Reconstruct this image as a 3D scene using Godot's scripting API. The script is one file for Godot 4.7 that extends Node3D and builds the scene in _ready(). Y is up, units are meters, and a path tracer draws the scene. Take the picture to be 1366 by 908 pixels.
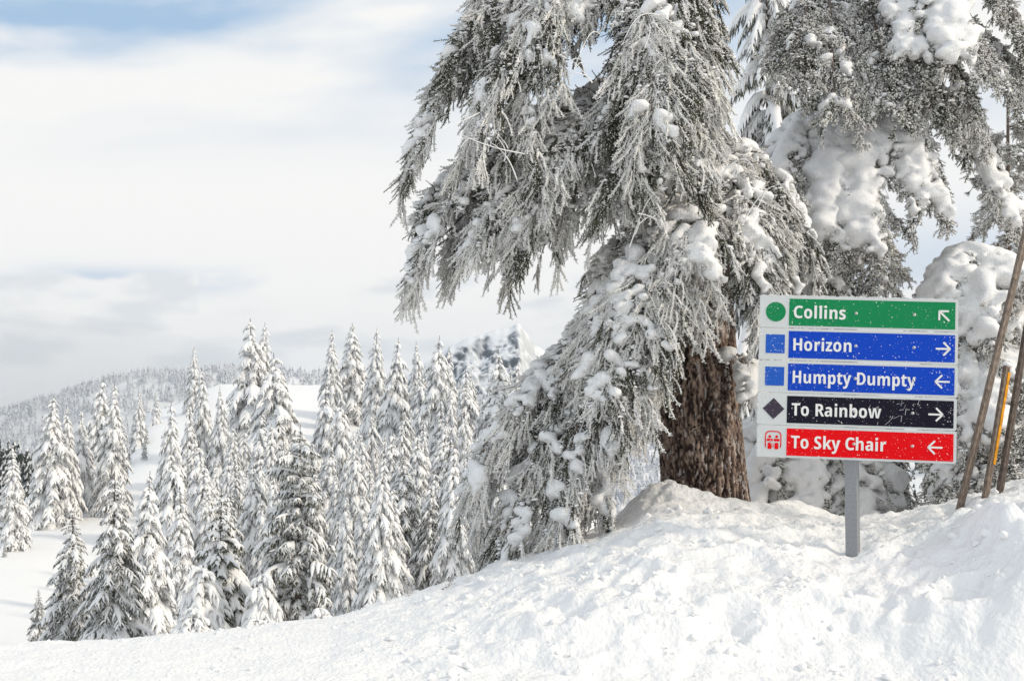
extends Node3D

# ------------------------------------------------------------------ measures
const FOCAL := 1694.36            # focal length in pixels of the 1366 x 908 photograph (vertical fov 30)
const EYE := Vector3(0, 1.65, 0)
const PITCH := 0.04485            # camera looks up by 2.57 degrees
const HORIZON := 530.0

var rough := FastNoiseLite.new()
var broad := FastNoiseLite.new()
var M := {}
const ISO := 0.452                # level of the lump field where a single lump has its own radius


# a collector for one mesh
class Builder:
	var v := PackedVector3Array()
	var n := PackedVector3Array()
	var c := PackedColorArray()
	var i := PackedInt32Array()

	func vert(p: Vector3, nn: Vector3, col: Color) -> int:
		v.append(p); n.append(nn); c.append(col)
		return v.size() - 1

	func tri(a: Vector3, b: Vector3, d: Vector3, out: Vector3, col: Color) -> void:
		var nn := (b - a).cross(d - a)
		var k := v.size()
		if nn.dot(out) < 0.0:
			nn = -nn
			i.append(k); i.append(k + 1); i.append(k + 2)
		else:
			i.append(k); i.append(k + 2); i.append(k + 1)
		nn = nn.normalized()
		v.append(a); v.append(b); v.append(d)
		n.append(nn); n.append(nn); n.append(nn)
		c.append(col); c.append(col); c.append(col)

	# a needle: three-sided, pointed at the far end, thickest at "belly"
	func spike(a: Vector3, b: Vector3, w: float, belly: float, col: Color) -> void:
		var t := (b - a).normalized()
		var s := t.cross(Vector3(0.31, 0.77, 0.55)).normalized()
		var u := s.cross(t)
		var m := a.lerp(b, belly)
		var p := [m + s * w, m - s * w * 0.5 + u * w * 0.87, m - s * w * 0.5 - u * w * 0.87]
		for k in 3:
			var q: Vector3 = p[k]
			var r: Vector3 = p[(k + 1) % 3]
			var o := (q + r) * 0.5 - m
			tri(q, r, b, o, col)
			if belly > 0.05:
				tri(q, r, a, o, col)

	# a swept tube; wide across, high along the frame normal
	func loft(pts: PackedVector3Array, wide: PackedFloat32Array, high: PackedFloat32Array, sides: int, col: Color, rng: RandomNumberGenerator = null, shake := 0.0) -> void:
		var first := v.size()
		var m := pts.size()
		for k in m:
			var t := (pts[mini(k + 1, m - 1)] - pts[maxi(k - 1, 0)]).normalized()
			var s := t.cross(Vector3.UP)
			s = s.normalized() if s.length() > 0.05 else t.cross(Vector3(0.6, 0.1, 0.8)).normalized()
			var u := s.cross(t)
			for j in sides:
				var a := TAU * j / sides
				var f := 1.0 if rng == null else 1.0 + rng.randf_range(-shake, shake)
				var x := cos(a)
				var y := sin(a)
				v.append(pts[k] + (s * x * wide[k] + u * y * high[k]) * f)
				n.append((s * x / maxf(wide[k], 1e-4) + u * y / maxf(high[k], 1e-4)).normalized())
				c.append(col)
		for k in m - 1:
			for j in sides:
				var a := first + k * sides + j
				var b := first + k * sides + (j + 1) % sides
				i.append(a); i.append(b); i.append(a + sides)
				i.append(b); i.append(b + sides); i.append(a + sides)

	func box(center: Vector3, size: Vector3, col: Color, basis := Basis.IDENTITY) -> void:
		var h := size * 0.5
		for ax in 3:
			for sg in [-1.0, 1.0]:
				var o := Vector3.ZERO; o[ax] = sg * h[ax]
				var p := Vector3.ZERO; p[(ax + 1) % 3] = h[(ax + 1) % 3]
				var q := Vector3.ZERO; q[(ax + 2) % 3] = h[(ax + 2) % 3]
				o = basis * o; p = basis * p; q = basis * q
				tri(center + o - p - q, center + o + p - q, center + o + p + q, o, col)
				tri(center + o - p - q, center + o + p + q, center + o - p + q, o, col)

	func mesh() -> ArrayMesh:
		var a := []
		a.resize(Mesh.ARRAY_MAX)
		a[Mesh.ARRAY_VERTEX] = v
		a[Mesh.ARRAY_NORMAL] = n
		a[Mesh.ARRAY_COLOR] = c
		a[Mesh.ARRAY_INDEX] = i
		var r := ArrayMesh.new()
		if i.is_empty(): return r
		r.add_surface_from_arrays(Mesh.PRIMITIVE_TRIANGLES, a)
		return r


# ------------------------------------------------------------------ small helpers
# the point at distance d in front of the camera that the photograph shows at pixel (px, py)
func at(px: float, py: float, d: float) -> Vector3:
	var x := (px - 683.0) / FOCAL
	var y := (454.0 - py) / FOCAL
	var up := y * cos(PITCH) + sin(PITCH)
	var go := cos(PITCH) - y * sin(PITCH)
	return EYE + Vector3(x, up, -go) * (d / go)


func rng(s: int) -> RandomNumberGenerator:
	var r := RandomNumberGenerator.new()
	r.seed = s
	return r


func tag(o: Node, label: String, category := "", group := "", kind := "") -> Node:
	if label: o.set_meta("label", label)
	if category: o.set_meta("category", category)
	if group: o.set_meta("group", group)
	if kind: o.set_meta("kind", kind)
	return o


func put(called: String, mesh: Mesh, m: Material, parent: Node = self) -> MeshInstance3D:
	var o := MeshInstance3D.new()
	o.name = called
	o.mesh = mesh
	o.material_override = m
	o.cast_shadow = GeometryInstance3D.SHADOW_CASTING_SETTING_ON
	parent.add_child(o, true)
	return o


func base(called: String, where: Vector3) -> Node3D:
	var o := Node3D.new()
	o.name = called
	o.position = where
	add_child(o, true)
	return o


func copies(called: String, mesh: Mesh, m: Material, where: Array, tint: PackedColorArray, parent: Node) -> MultiMeshInstance3D:
	var mm := MultiMesh.new()
	mm.transform_format = MultiMesh.TRANSFORM_3D
	mm.use_colors = true
	mm.mesh = mesh
	mm.instance_count = where.size()
	for k in where.size():
		mm.set_instance_transform(k, where[k])
		mm.set_instance_color(k, tint[k])
	var o := MultiMeshInstance3D.new()
	o.name = called
	o.multimesh = mm
	o.material_override = m
	o.set_meta("kind", "stuff")
	parent.add_child(o, true)
	return o


func lin(keys: Array, vals: Array, x: float) -> float:
	if x <= keys[0]: return vals[0]
	for k in range(1, keys.size()):
		if x < keys[k]:
			var t: float = (x - keys[k - 1]) / (keys[k] - keys[k - 1])
			return lerpf(vals[k - 1], vals[k], t * t * (3.0 - 2.0 * t) * 0.5 + t * 0.5)
	return vals[-1]


func mat(col: Color, roughness := 0.7, vertex := false) -> StandardMaterial3D:
	var m := StandardMaterial3D.new()
	m.albedo_color = col.linear_to_srgb()
	m.roughness = roughness
	m.vertex_color_use_as_albedo = vertex
	m.metallic_specular = 0.35
	return m


func grain(freq: float, octaves: int, size := 512, ramp: Array = [], kind := FastNoiseLite.TYPE_SIMPLEX) -> NoiseTexture2D:
	var f := FastNoiseLite.new()
	f.noise_type = kind
	f.frequency = freq
	f.fractal_octaves = octaves
	f.seed = int(freq * 9973.0) + octaves
	var t := NoiseTexture2D.new()
	t.width = size
	t.height = size
	t.seamless = true
	t.noise = f
	if ramp.size():
		var g := Gradient.new()
		g.offsets = PackedFloat32Array(ramp[0])
		g.colors = PackedColorArray(ramp[1])
		t.color_ramp = g
	return t


# ------------------------------------------------------------------ ground
const CREST_PX := [-300.0, 0.0, 140.0, 250.0, 430.0, 520.0, 600.0, 700.0, 800.0, 880.0, 960.0, 1050.0, 1130.0, 1200.0, 1250.0, 1366.0, 1600.0]
const CREST_PY := [862.0, 860.0, 853.0, 846.0, 826.0, 801.0, 776.0, 738.0, 706.0, 672.0, 664.0, 676.0, 690.0, 683.0, 672.0, 640.0, 600.0]
const CREST_D := [8.6, 8.6, 8.7, 8.9, 9.3, 9.7, 10.0, 10.3, 10.6, 10.9, 11.2, 10.9, 10.8, 10.7, 10.5, 10.2, 9.8]
const FOOT_D := [7.0, 7.0, 7.2, 7.4, 7.5, 7.5, 7.4, 7.3, 7.2, 7.2, 7.2, 7.2, 7.2, 7.1, 7.0, 6.8, 6.6]
const COLS := [-400.0, 0.0, 60.0, 130.0, 200.0, 300.0, 450.0, 550.0, 700.0, 900.0, 1366.0, 1900.0]
const ROWS := [14.0, 25.0, 45.0, 60.0, 70.0, 85.0, 100.0, 115.0, 130.0, 160.0, 185.0, 200.0, 225.0, 300.0, 430.0]
const TABLE := [
	[900, 900, 900, 900, 900, 895, 880, 850, 810, 745, 745, 745],
	[895, 895, 895, 895, 893, 885, 872, 860, 832, 765, 780, 780],
	[868, 868, 868, 864, 862, 856, 850, 842, 820, 830, 880, 880],
	[846, 846, 848, 850, 848, 845, 838, 830, 812, 850, 930, 930],
	[800, 800, 806, 815, 822, 825, 820, 815, 800, 880, 1000, 1000],
	[745, 745, 750, 765, 775, 785, 790, 785, 780, 880, 1060, 1060],
	[720, 712, 706, 705, 712, 725, 740, 745, 750, 860, 1100, 1100],
	[720, 695, 690, 668, 668, 680, 690, 700, 710, 840, 1120, 1120],
	[800, 732, 705, 645, 628, 638, 650, 660, 680, 820, 1120, 1120],
	[900, 850, 760, 640, 572, 562, 570, 590, 620, 800, 1120, 1120],
	[950, 900, 820, 700, 548, 518, 522, 535, 580, 780, 1120, 1120],
	[980, 950, 850, 740, 560, 511, 514, 522, 570, 780, 1120, 1120],
	[1000, 1000, 900, 780, 620, 530, 535, 550, 620, 800, 1100, 1100],
	[950, 950, 930, 900, 900, 900, 900, 900, 900, 900, 1000, 1000],
	[960, 960, 960, 960, 960, 960, 960, 960, 960, 960, 960, 960],
]


func far_h(x: float, d: float) -> float:
	var px := clampf(683.0 + x / d * FOCAL, -400.0, 1900.0)
	var r := 0
	while r < ROWS.size() - 2 and d > ROWS[r + 1]: r += 1
	var q := 0
	while q < COLS.size() - 2 and px > COLS[q + 1]: q += 1
	var tx: float = clampf((px - COLS[q]) / (COLS[q + 1] - COLS[q]), 0.0, 1.0)
	tx = tx * tx * (3.0 - 2.0 * tx)
	var h := [0.0, 0.0, 0.0, 0.0]
	for k in 4:
		var rr := clampi(r - 1 + k, 0, ROWS.size() - 1)
		var py := lerpf(TABLE[rr][q], TABLE[rr][q + 1], tx)
		h[k] = EYE.y - (py - HORIZON) / FOCAL * ROWS[rr]
	var t: float = clampf((d - ROWS[r]) / (ROWS[r + 1] - ROWS[r]), 0.0, 1.0)
	var y: float = lerpf(h[1], h[2], t * t * (3.0 - 2.0 * t) * 0.4 + t * 0.6)
	y += broad.get_noise_2d(x * 2.0, d * 2.0) * 0.5 * smoothstep(25.0, 80.0, d)
	if d > 430.0:
		y -= (d - 430.0) * 0.06
	return y


func near_h(x: float, d: float) -> float:
	var dd := maxf(d, 4.0)
	var px := 683.0 + x / dd * FOCAL
	var dc := lin(CREST_PX, CREST_D, px)
	var df := lin(CREST_PX, FOOT_D, px)
	var hc := EYE.y - (lin(CREST_PX, CREST_PY, px) - HORIZON) / FOCAL * dc
	var t := clampf((dd - df) / (dc - df), 0.0, 1.0)
	var y := hc * (1.0 - pow(1.0 - t, 2.8)) * smoothstep(0.0, 0.25, t) if hc > 0.0 else hc * t
	if d > dc:
		var e := d - dc
		y = hc - 0.42 * e * e / (e + 0.55)
	return y


func ground(x: float, d: float) -> float:
	if d < 13.0: return near_h(x, d)
	if d > 19.0: return far_h(x, d)
	return lerpf(near_h(x, d), far_h(x, d), smoothstep(13.0, 19.0, d))


# trodden, cut-up snow of the bank
func lumps(x: float, d: float) -> float:
	var px := 683.0 + x / maxf(d, 4.0) * FOCAL
	var bank := smoothstep(350.0, 760.0, px) * smoothstep(7.1, 7.9, d)
	var soft := smoothstep(10.6, 9.6, d)              # wind-smoothed towards the crest
	var a := 1.0 - absf(rough.get_noise_2d(x * 95.0, d * 95.0))
	var b := 1.0 - absf(rough.get_noise_2d(x * 260.0 + 50.0, d * 260.0))
	var f := rough.get_noise_2d(x * 700.0, d * 700.0)
	var y := (a * a - 0.6) * (0.012 + 0.075 * bank * (0.35 + 0.65 * soft)) + (b * b - 0.6) * (0.008 + 0.024 * bank * (0.3 + 0.7 * soft)) + f * (0.007 + 0.010 * bank) + rough.get_noise_2d(x * 1600.0, d * 1600.0) * (0.003 + 0.007 * bank)
	y += rough.get_noise_2d(x * 40.0, d * 160.0) * 0.03 * (1.0 - bank)
	for q in [[6.32, 0.030, 0.030], [6.41, 0.030, 0.030], [6.75, -0.045, 0.025], [6.83, -0.045, 0.025], [6.98, 0.012, 0.035], [7.12, 0.014, 0.03]]:
		var c: float = d - q[0] - q[1] * x - 0.02 * sin(x * 1.3 + q[0] * 9.0)
		y += (-0.022 * exp(-c * c / (q[2] * q[2])) + 0.008 * exp(-pow((absf(c) - q[2] * 2.0) / 0.02, 2.0))) * smoothstep(0.5, -0.8, x - 0.8 * (q[0] - 6.3))
	for q in [[0.35, 8.1, 0.14], [0.9, 8.45, 0.12], [1.3, 7.9, 0.15], [2.1, 8.2, 0.13], [2.6, 8.75, 0.12], [1.75, 8.9, 0.10], [2.75, 7.9, 0.15]]:
		var e: float = Vector2((x - q[0]) * 0.75, d - q[1]).length() / q[2] * (1.0 + 0.25 * f)
		y += -0.075 * smoothstep(1.0, 0.35, e) + 0.025 * exp(-pow((e - 1.25) / 0.3, 2.0))
	# a broken ridge and a trench at the right end of the bank
	var line := 3.16 + 0.10 * sin(d * 2.6) + (d - 8.2) * 0.17
	var w := x - line
	y += (0.14 * exp(-w * w / 0.02) - 0.10 * exp(-(w - 0.28) * (w - 0.28) / 0.03)) * smoothstep(7.4, 8.0, d) * smoothstep(9.4, 8.7, d) * (0.6 + 0.8 * a)
	# the hollow melted round the big trunk and its raised rim
	var q := Vector2(x - 1.74, (d - 11.25))
	var l := q.length()
	y += -0.32 * smoothstep(0.62, 0.36, l) + 0.05 * exp(-pow((l - 0.78) / 0.2, 2.0))
	y += (0.17 + 0.5 * f * 0.1) * exp(-pow((x - 1.30) / 0.34, 2.0) - pow((d - 10.75) / 0.35, 2.0))
	return y


func sheet(x0: float, x1: float, d0: float, d1: float, step: float, high: Callable, hole: Rect2 = Rect2()) -> ArrayMesh:
	var nx := int(round((x1 - x0) / step)) + 1
	var nd := int(round((d1 - d0) / step)) + 1
	var b := Builder.new()
	var hs := PackedFloat32Array()
	hs.resize(nx * nd)
	for j in nd:
		for k in nx:
			hs[j * nx + k] = high.call(x0 + k * step, d0 + j * step)
	for j in nd:
		for k in nx:
			var h := hs[j * nx + k]
			var ex := hs[j * nx + mini(k + 1, nx - 1)] - hs[j * nx + maxi(k - 1, 0)]
			var ed := hs[mini(j + 1, nd - 1) * nx + k] - hs[maxi(j - 1, 0) * nx + k]
			b.v.append(Vector3(x0 + k * step, h, -(d0 + j * step)))
			b.n.append(Vector3(-ex, 2.0 * step, ed).normalized())
			b.c.append(Color.WHITE)
	for j in nd - 1:
		for k in nx - 1:
			if hole.has_area() and hole.has_point(Vector2(x0 + k * step, d0 + j * step)) and hole.has_point(Vector2(x0 + (k + 1) * step, d0 + (j + 1) * step)):
				continue
			var a := j * nx + k
			b.i.append_array([a, a + nx, a + 1, a + 1, a + nx, a + nx + 1])
	return b.mesh()


# ------------------------------------------------------------------ snow as joined lumps (metaballs, surface nets)
func snow_lumps(blobs: Array, cell: float, uneven := 0.0) -> ArrayMesh:
	var lo := Vector3(1e9, 1e9, 1e9)
	var hi := -lo
	for q: Vector4 in blobs:
		var p := Vector3(q.x, q.y, q.z)
		lo = lo.min(p - Vector3.ONE * q.w * 1.7)
		hi = hi.max(p + Vector3.ONE * q.w * 1.7)
	lo -= Vector3.ONE * cell * 2.0
	hi += Vector3.ONE * cell * 2.0
	var nx := int((hi.x - lo.x) / cell) + 2
	var ny := int((hi.y - lo.y) / cell) + 2
	var nz := int((hi.z - lo.z) / cell) + 2
	var f := PackedFloat32Array()
	f.resize(nx * ny * nz)
	f.fill(-ISO)
	for q: Vector4 in blobs:
		var r := q.w * 1.75
		var r2 := r * r
		var cx := (q.x - lo.x) / cell
		var cy := (q.y - lo.y) / cell
		var cz := (q.z - lo.z) / cell
		var e := r / cell
		for z in range(maxi(int(cz - e), 0), mini(int(cz + e) + 2, nz)):
			var dz := (z - cz) * cell
			for y in range(maxi(int(cy - e), 0), mini(int(cy + e) + 2, ny)):
				var dy := (y - cy) * cell * 1.35
				var s := dz * dz + dy * dy
				if s >= r2: continue
				var row := (z * ny + y) * nx
				for x in range(maxi(int(cx - e), 0), mini(int(cx + e) + 2, nx)):
					var dx := (x - cx) * cell
					var g := 1.0 - (s + dx * dx) / r2
					if g > 0.0: f[row + x] += g * g
	if uneven > 0.0:
		for z in nz:
			for y in ny:
				var row := (z * ny + y) * nx
				for x in nx:
					if absf(f[row + x]) < 0.42 and f[row + x] != -ISO:
						f[row + x] += rough.get_noise_3d((lo.x + x * cell) * 850.0, (lo.y + y * cell) * 850.0, (lo.z + z * cell) * 850.0) * uneven
	var b := Builder.new()
	var ids := PackedInt32Array()
	ids.resize(nx * ny * nz)
	ids.fill(-1)
	var sx := 1
	var sy := nx
	var sz := nx * ny
	var corner := [0, 1, sy, sy + 1, sz, sz + 1, sz + sy, sz + sy + 1]
	for z in range(1, nz - 2):
		for y in range(1, ny - 2):
			var row := z * sz + y * sy
			for x in range(1, nx - 2):
				var o := row + x
				var in0 := f[o] > 0.0
				if (f[o + 1] > 0.0) == in0 and (f[o + sy] > 0.0) == in0 and (f[o + sy + 1] > 0.0) == in0 and (f[o + sz] > 0.0) == in0 and (f[o + sz + 1] > 0.0) == in0 and (f[o + sz + sy] > 0.0) == in0 and (f[o + sz + sy + 1] > 0.0) == in0:
					continue
				var sum := Vector3.ZERO
				var count := 0
				for k in 8:
					for ax in 3:
						if k & (1 << ax): continue
						var fa := f[o + corner[k]]
						var fb := f[o + corner[k | (1 << ax)]]
						if (fa > 0.0) != (fb > 0.0):
							var p := Vector3(k & 1, (k >> 1) & 1, k >> 2)
							p[ax] += fa / (fa - fb)
							sum += p
							count += 1
				var p := sum / count
				var gx := f[o + 1] - f[o - 1] + f[o + 2] - f[o]
				var gy := f[o + sy] - f[o - sy] + f[o + 2 * sy] - f[o]
				var gz := f[o + sz] - f[o - sz] + f[o + 2 * sz] - f[o]
				ids[o] = b.vert(lo + (Vector3(x, y, z) + p) * cell, -Vector3(gx, gy, gz).normalized(), Color.WHITE)
	var step := [sx, sy, sz]
	for z in range(2, nz - 2):
		for y in range(2, ny - 2):
			for x in range(2, nx - 2):
				var o := z * sz + y * sy + x
				if ids[o] < 0: continue
				for ax in 3:
					var inside := f[o] > 0.0
					if (f[o + step[ax]] > 0.0) == inside: continue
					var u: int = step[(ax + 1) % 3]
					var w: int = step[(ax + 2) % 3]
					var q := [ids[o - u - w], ids[o - w], ids[o], ids[o - u]]
					if q.min() < 0: continue
					if inside:
						b.i.append_array([q[0], q[2], q[1], q[0], q[3], q[2]])
					else:
						b.i.append_array([q[0], q[1], q[2], q[0], q[2], q[3]])
	return b.mesh()


# ------------------------------------------------------------------ hanging, rimed twigs
const RIME := Color(0.86, 0.853, 0.84)
const NEEDLE := Color(0.045, 0.055, 0.03)
const TWIG := Color(0.11, 0.08, 0.065)


# a twig along +y with needles, each of them bare or thick with rime
func twig_mesh(s: int, length: float, needle: float, rime: float, count: int, forks: int) -> ArrayMesh:
	var r := rng(s)
	var b := Builder.new()
	var axes := [[Vector3.ZERO, Vector3.UP, length]]
	for k in forks:
		var t := r.randf_range(0.1, 0.75)
		var a := r.randf_range(0, TAU)
		axes.append([Vector3.UP * length * t, Vector3(cos(a) * 0.75, 1.0, sin(a) * 0.75).normalized(), length * (0.75 - 0.5 * t)])
	var total := 0.0
	for ax in axes: total += ax[2]
	for ax in axes:
		var sway: Vector3 = Vector3(r.randf_range(-1, 1), 0, r.randf_range(-1, 1)) * 0.10 * ax[2]
		var pts := PackedVector3Array()
		var rad := PackedFloat32Array()
		for k in 5:
			var t := k / 4.0
			pts.append(ax[0] + ax[1] * ax[2] * t + sway * sin(t * 3.0))
			rad.append(lerpf(0.0035, 0.0018, t))
		b.loft(pts, rad, rad, 3, TWIG.lerp(RIME, 0.5 if r.randf() < 0.5 else 0.15))
		var m := int(count * ax[2] / total)
		for k in m:
			var t := (k + r.randf()) / m
			var p: Vector3 = ax[0] + ax[1] * ax[2] * t + sway * sin(t * 3.0)
			var out := Vector3(r.randf_range(-1, 1), r.randf_range(-1, 1), r.randf_range(-1, 1)).normalized()
			var go: Vector3 = (out + ax[1] * 0.55).normalized()
			var l := needle * r.randf_range(0.6, 1.25) * (1.0 - 0.35 * t)
			# rime grows thickest on the windward side of the twig, which is +x
			if r.randf() < rime + 0.28 * out.x:
				var g := r.randf_range(0.88, 1.06)
				b.spike(p, p + go * l, needle * r.randf_range(0.24, 0.42), 0.62, Color(RIME.r * g, RIME.g * g, RIME.b * g))
			else:
				var g := r.randf_range(0.6, 1.9)
				b.spike(p, p + go * l * 1.1, needle * 0.12, 0.3, Color(NEEDLE.r * g, NEEDLE.g * g, NEEDLE.b * g))
	return b.mesh()


# a long lock: several thin twigs side by side, each a rope of rime on its windward side (+x), bare needles on the other
func lock_mesh(s: int, length: float, rime: float, strands: int) -> ArrayMesh:
	var r := rng(s)
	var b := Builder.new()
	for f in strands:
		var l := length * (1.0 if f == 0 else r.randf_range(0.45, 0.9))
		var from := Vector3.UP * (0.0 if f == 0 else length * r.randf_range(0.0, 0.45))
		var dir := Vector3(r.randf_range(-1, 1) * 0.42, 1.0, r.randf_range(-1, 1) * 0.42).normalized() if f > 0 else Vector3.UP
		var sway := Vector3(r.randf_range(-1, 1), 0, r.randf_range(-1, 1)) * 0.07 * l
		var white := r.randf() < rime + 0.1
		var first := b.v.size()
		var n := 14
		for k in n + 1:
			var t := k / float(n)
			var c := from + dir * l * t + sway * sin(t * 4.0)
			var rad := lerpf(0.0085, 0.0045, t) * r.randf_range(0.55, 1.35) * (1.0 if white else 0.6)
			if k == n: rad = 0.0008
			for j in 5:
				var a := TAU * j / 5.0
				var o := Vector3(cos(a), 0, sin(a))
				b.v.append(c + o * rad * r.randf_range(0.8, 1.25))
				b.n.append(o)
				var g := r.randf_range(0.9, 1.05)
				b.c.append(Color(RIME.r * g, RIME.g * g, RIME.b * g) if white and o.x > -0.4 else Color(0.09 * g, 0.08 * g, 0.06 * g))
		for k in n:
			for j in 5:
				var p := first + k * 5 + j
				var q := first + k * 5 + (j + 1) % 5
				b.i.append_array([p, q, p + 5, q, q + 5, p + 5])
		for k in int(l * 330.0):
			var t := r.randf()
			var p := from + dir * l * t + sway * sin(t * 4.0)
			var out := Vector3(r.randf_range(-1, 1), r.randf_range(-1, 1), r.randf_range(-1, 1)).normalized()
			var go := (out + dir * 0.7).normalized()
			if r.randf() < (rime if white else rime * 0.35) + 0.22 * out.x:
				var g := r.randf_range(0.88, 1.05)
				b.spike(p, p + go * r.randf_range(0.012, 0.024), r.randf_range(0.0030, 0.0058), 0.6, Color(RIME.r * g, RIME.g * g, RIME.b * g))
			else:
				var g := r.randf_range(0.6, 1.9)
				b.spike(p, p + go * r.randf_range(0.014, 0.022), 0.0025, 0.3, Color(NEEDLE.r * g, NEEDLE.g * g, NEEDLE.b * g))
	return b.mesh()


# A bough: wood along a curve, side branches, hanging twigs on all of them, and the snow that lies on top.
# way = points of a Bezier curve (4) in the tree's own axes; o = options
func bough(tree: Node3D, way: Array, o: Dictionary, s: int) -> MeshInstance3D:
	var r := rng(s)
	var b := Builder.new()
	var length: float = way[0].distance_to(way[1]) + way[1].distance_to(way[2]) + way[2].distance_to(way[3])
	var n := maxi(int(length / float(o.get("step", 0.08))), 8)
	var pts := PackedVector3Array()
	var rad := PackedFloat32Array()
	var r0: float = o.get("thick", 0.028)
	for k in n + 1:
		var t := k / float(n)
		var p: Vector3 = way[0].bezier_interpolate(way[1], way[2], way[3], t)
		pts.append(p)
		rad.append(lerpf(r0, 0.006, t))
	b.loft(pts, rad, rad, 6, Color(0.17, 0.13, 0.11), r, 0.15)
	var places := [[], [], []]
	var tints := [PackedColorArray(), PackedColorArray(), PackedColorArray()]
	var blobs := []
	var crumbs := []
	var white := PackedColorArray()
	var knot := []
	var snow: float = o.get("snow", 0.0)
	var snow_r: float = o.get("snow_r", 0.05)
	var side_len: float = o.get("side", 0.45)
	var hang: float = o.get("hang", 0.75)
	var size: float = o.get("size", 1.0)
	var gap: float = o.get("gap", 0.05)
	var bare: float = o.get("bare", 0.12)
	for k in range(1, n + 1):
		var t := k / float(n)
		if t < bare: continue
		var tan := (pts[k] - pts[k - 1]).normalized()
		var side := tan.cross(Vector3.UP)
		side = side.normalized() if side.length() > 0.1 else Vector3.RIGHT
		if snow > 0.0 and r.randf() < o.get("ridge", 0.0):
			blobs.append(_blob(pts[k] + Vector3.UP * snow_r * 0.5, snow_r * r.randf_range(0.8, 1.3) * (1.1 - 0.4 * t)))
		for e in int(o.get("limb", 2)):
			var go := (tan * r.randf_range(0.2, 1.0) + side * r.randf_range(-1, 1) + Vector3.UP * r.randf_range(-1.1, 0.3)).normalized()
			var x := (Vector3(0.35, 0.8, 0.5) - go * Vector3(0.35, 0.8, 0.5).dot(go)).normalized()
			var sc := size * r.randf_range(0.5, 1.0)
			var w := r.randi() % 3
			places[w].append(Transform3D(Basis(x * sc, go * sc, x.cross(go) * sc), pts[k]))
			tints[w].append(Color(0.97, 0.965, 0.95))
		for sg in [-1.0, 1.0]:
			if r.randf() < 0.12: continue
			var l := side_len * r.randf_range(0.55, 1.15) * (1.0 - 0.65 * t) * smoothstep(bare - 0.1, bare + 0.25, t) + 0.08
			var d0: Vector3 = (tan * r.randf_range(0.4, 0.9) + side * sg * r.randf_range(0.6, 1.0) + Vector3.UP * r.randf_range(-0.1, 0.25)).normalized()
			var droop: float = o.get("droop", 0.9) * r.randf_range(0.7, 1.3)
			var m := maxi(int(l / gap), 2)
			var sp := PackedVector3Array()
			var sr := PackedFloat32Array()
			var hole := rough.get_noise_3d(pts[k].x * 210.0 + sg * 70.0, pts[k].y * 210.0, pts[k].z * 210.0 + s * 17.0)
			for j in m + 1:
				var q := j / float(m)
				var p := pts[k] + d0 * l * q + Vector3.DOWN * droop * l * q * q
				sp.append(p)
				sr.append(lerpf(0.007, 0.003, q))
				var dn := rough.get_noise_3d(p.x * 420.0, p.y * 420.0 + s * 23.0, p.z * 420.0)
				if dn > 0.02 and q > 0.05:
					for e in int(float(o.get("dust", 0.5)) * 7.0 * minf(dn * 5.0, 1.0) + r.randf()):
						var cs := r.randf_range(0.006, 0.021) * float(o.get("dust_w", 1.0))
						var ca := r.randf() * TAU
						crumbs.append(Transform3D(Basis(Vector3.UP, ca).scaled(Vector3(cs, cs * 0.75, cs)), p + Vector3(r.randf_range(-0.03, 0.03), r.randf_range(-0.012, 0.03), r.randf_range(-0.03, 0.03))))
						white.append(Color.WHITE)
				if hole < -0.12 and r.randf() < 0.8: continue
				if r.randf() < o.get("skip", 0.1): continue
				var go: Vector3 = (Vector3.DOWN * hang * r.randf_range(0.6, 1.4) + (d0 + Vector3.DOWN * droop * q * 1.5) * float(o.get("fan", 0.5)) + tan * float(o.get("along", 0.0)) + Vector3(r.randf_range(-1, 1), r.randf_range(-0.5, 0.5), r.randf_range(-1, 1)) * o.get("wild", 0.32)).normalized()
				var wind := (Vector3(0.35, 0.75, 0.5) + Vector3(r.randf_range(-1, 1), r.randf_range(-1, 1), r.randf_range(-1, 1)) * 0.7)
				var x := (wind - go * wind.dot(go)).normalized()
				var z := x.cross(go)
				var sc := size * r.randf_range(0.6, 1.3)
				var w := clampi(int((rough.get_noise_3d(p.x * 170.0, p.y * 170.0, p.z * 170.0) * 1.5 + 0.5) * 3.0 + r.randf_range(-0.5, 0.5)), 0, 2)
				places[w].append(Transform3D(Basis(x * sc, go * sc, z * sc), p))
				var g := r.randf_range(0.86, 1.04)
				tints[w].append(Color(g, g * r.randf_range(0.985, 1.0), g * r.randf_range(0.95, 0.99)))
			b.loft(sp, sr, sr, 3, TWIG.lerp(RIME, r.randf_range(0.1, 0.6)))
			if r.randf() < snow * float(o.get("clumps", 0.13)):
				# a clump that sits on this side branch and hangs over its end
				var q0 := r.randf_range(0.1, 0.5)
				var big := snow_r * r.randf_range(0.6, 1.3)
				var nb := r.randi_range(5, 10)
				for j in nb:
					var q := q0 + (1.0 - q0) * j / nb
					var p := pts[k] + d0 * l * q + Vector3.DOWN * droop * l * q * q
					blobs.append(_blob(p + Vector3.UP * big * 0.3 + Vector3(r.randf_range(-1, 1), r.randf_range(-0.35, 0.35), r.randf_range(-1, 1)) * big * 0.8, big * r.randf_range(0.5, 0.95) * (1.0 - 0.35 * float(j) / nb)))
	for q in o.get("pads", []): blobs.append(q)
	var root := put("bough", b.mesh(), M.plain, tree)
	var set: Array = o.get("twigs")
	for w in 3:
		if places[w].size():
			copies("foliage", set[w * 2 + s % 2], M.rime, places[w], tints[w], root)
	if crumbs.size(): copies("snow_dusting", M.crumb, M.snow_far, crumbs, white, root)
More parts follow.
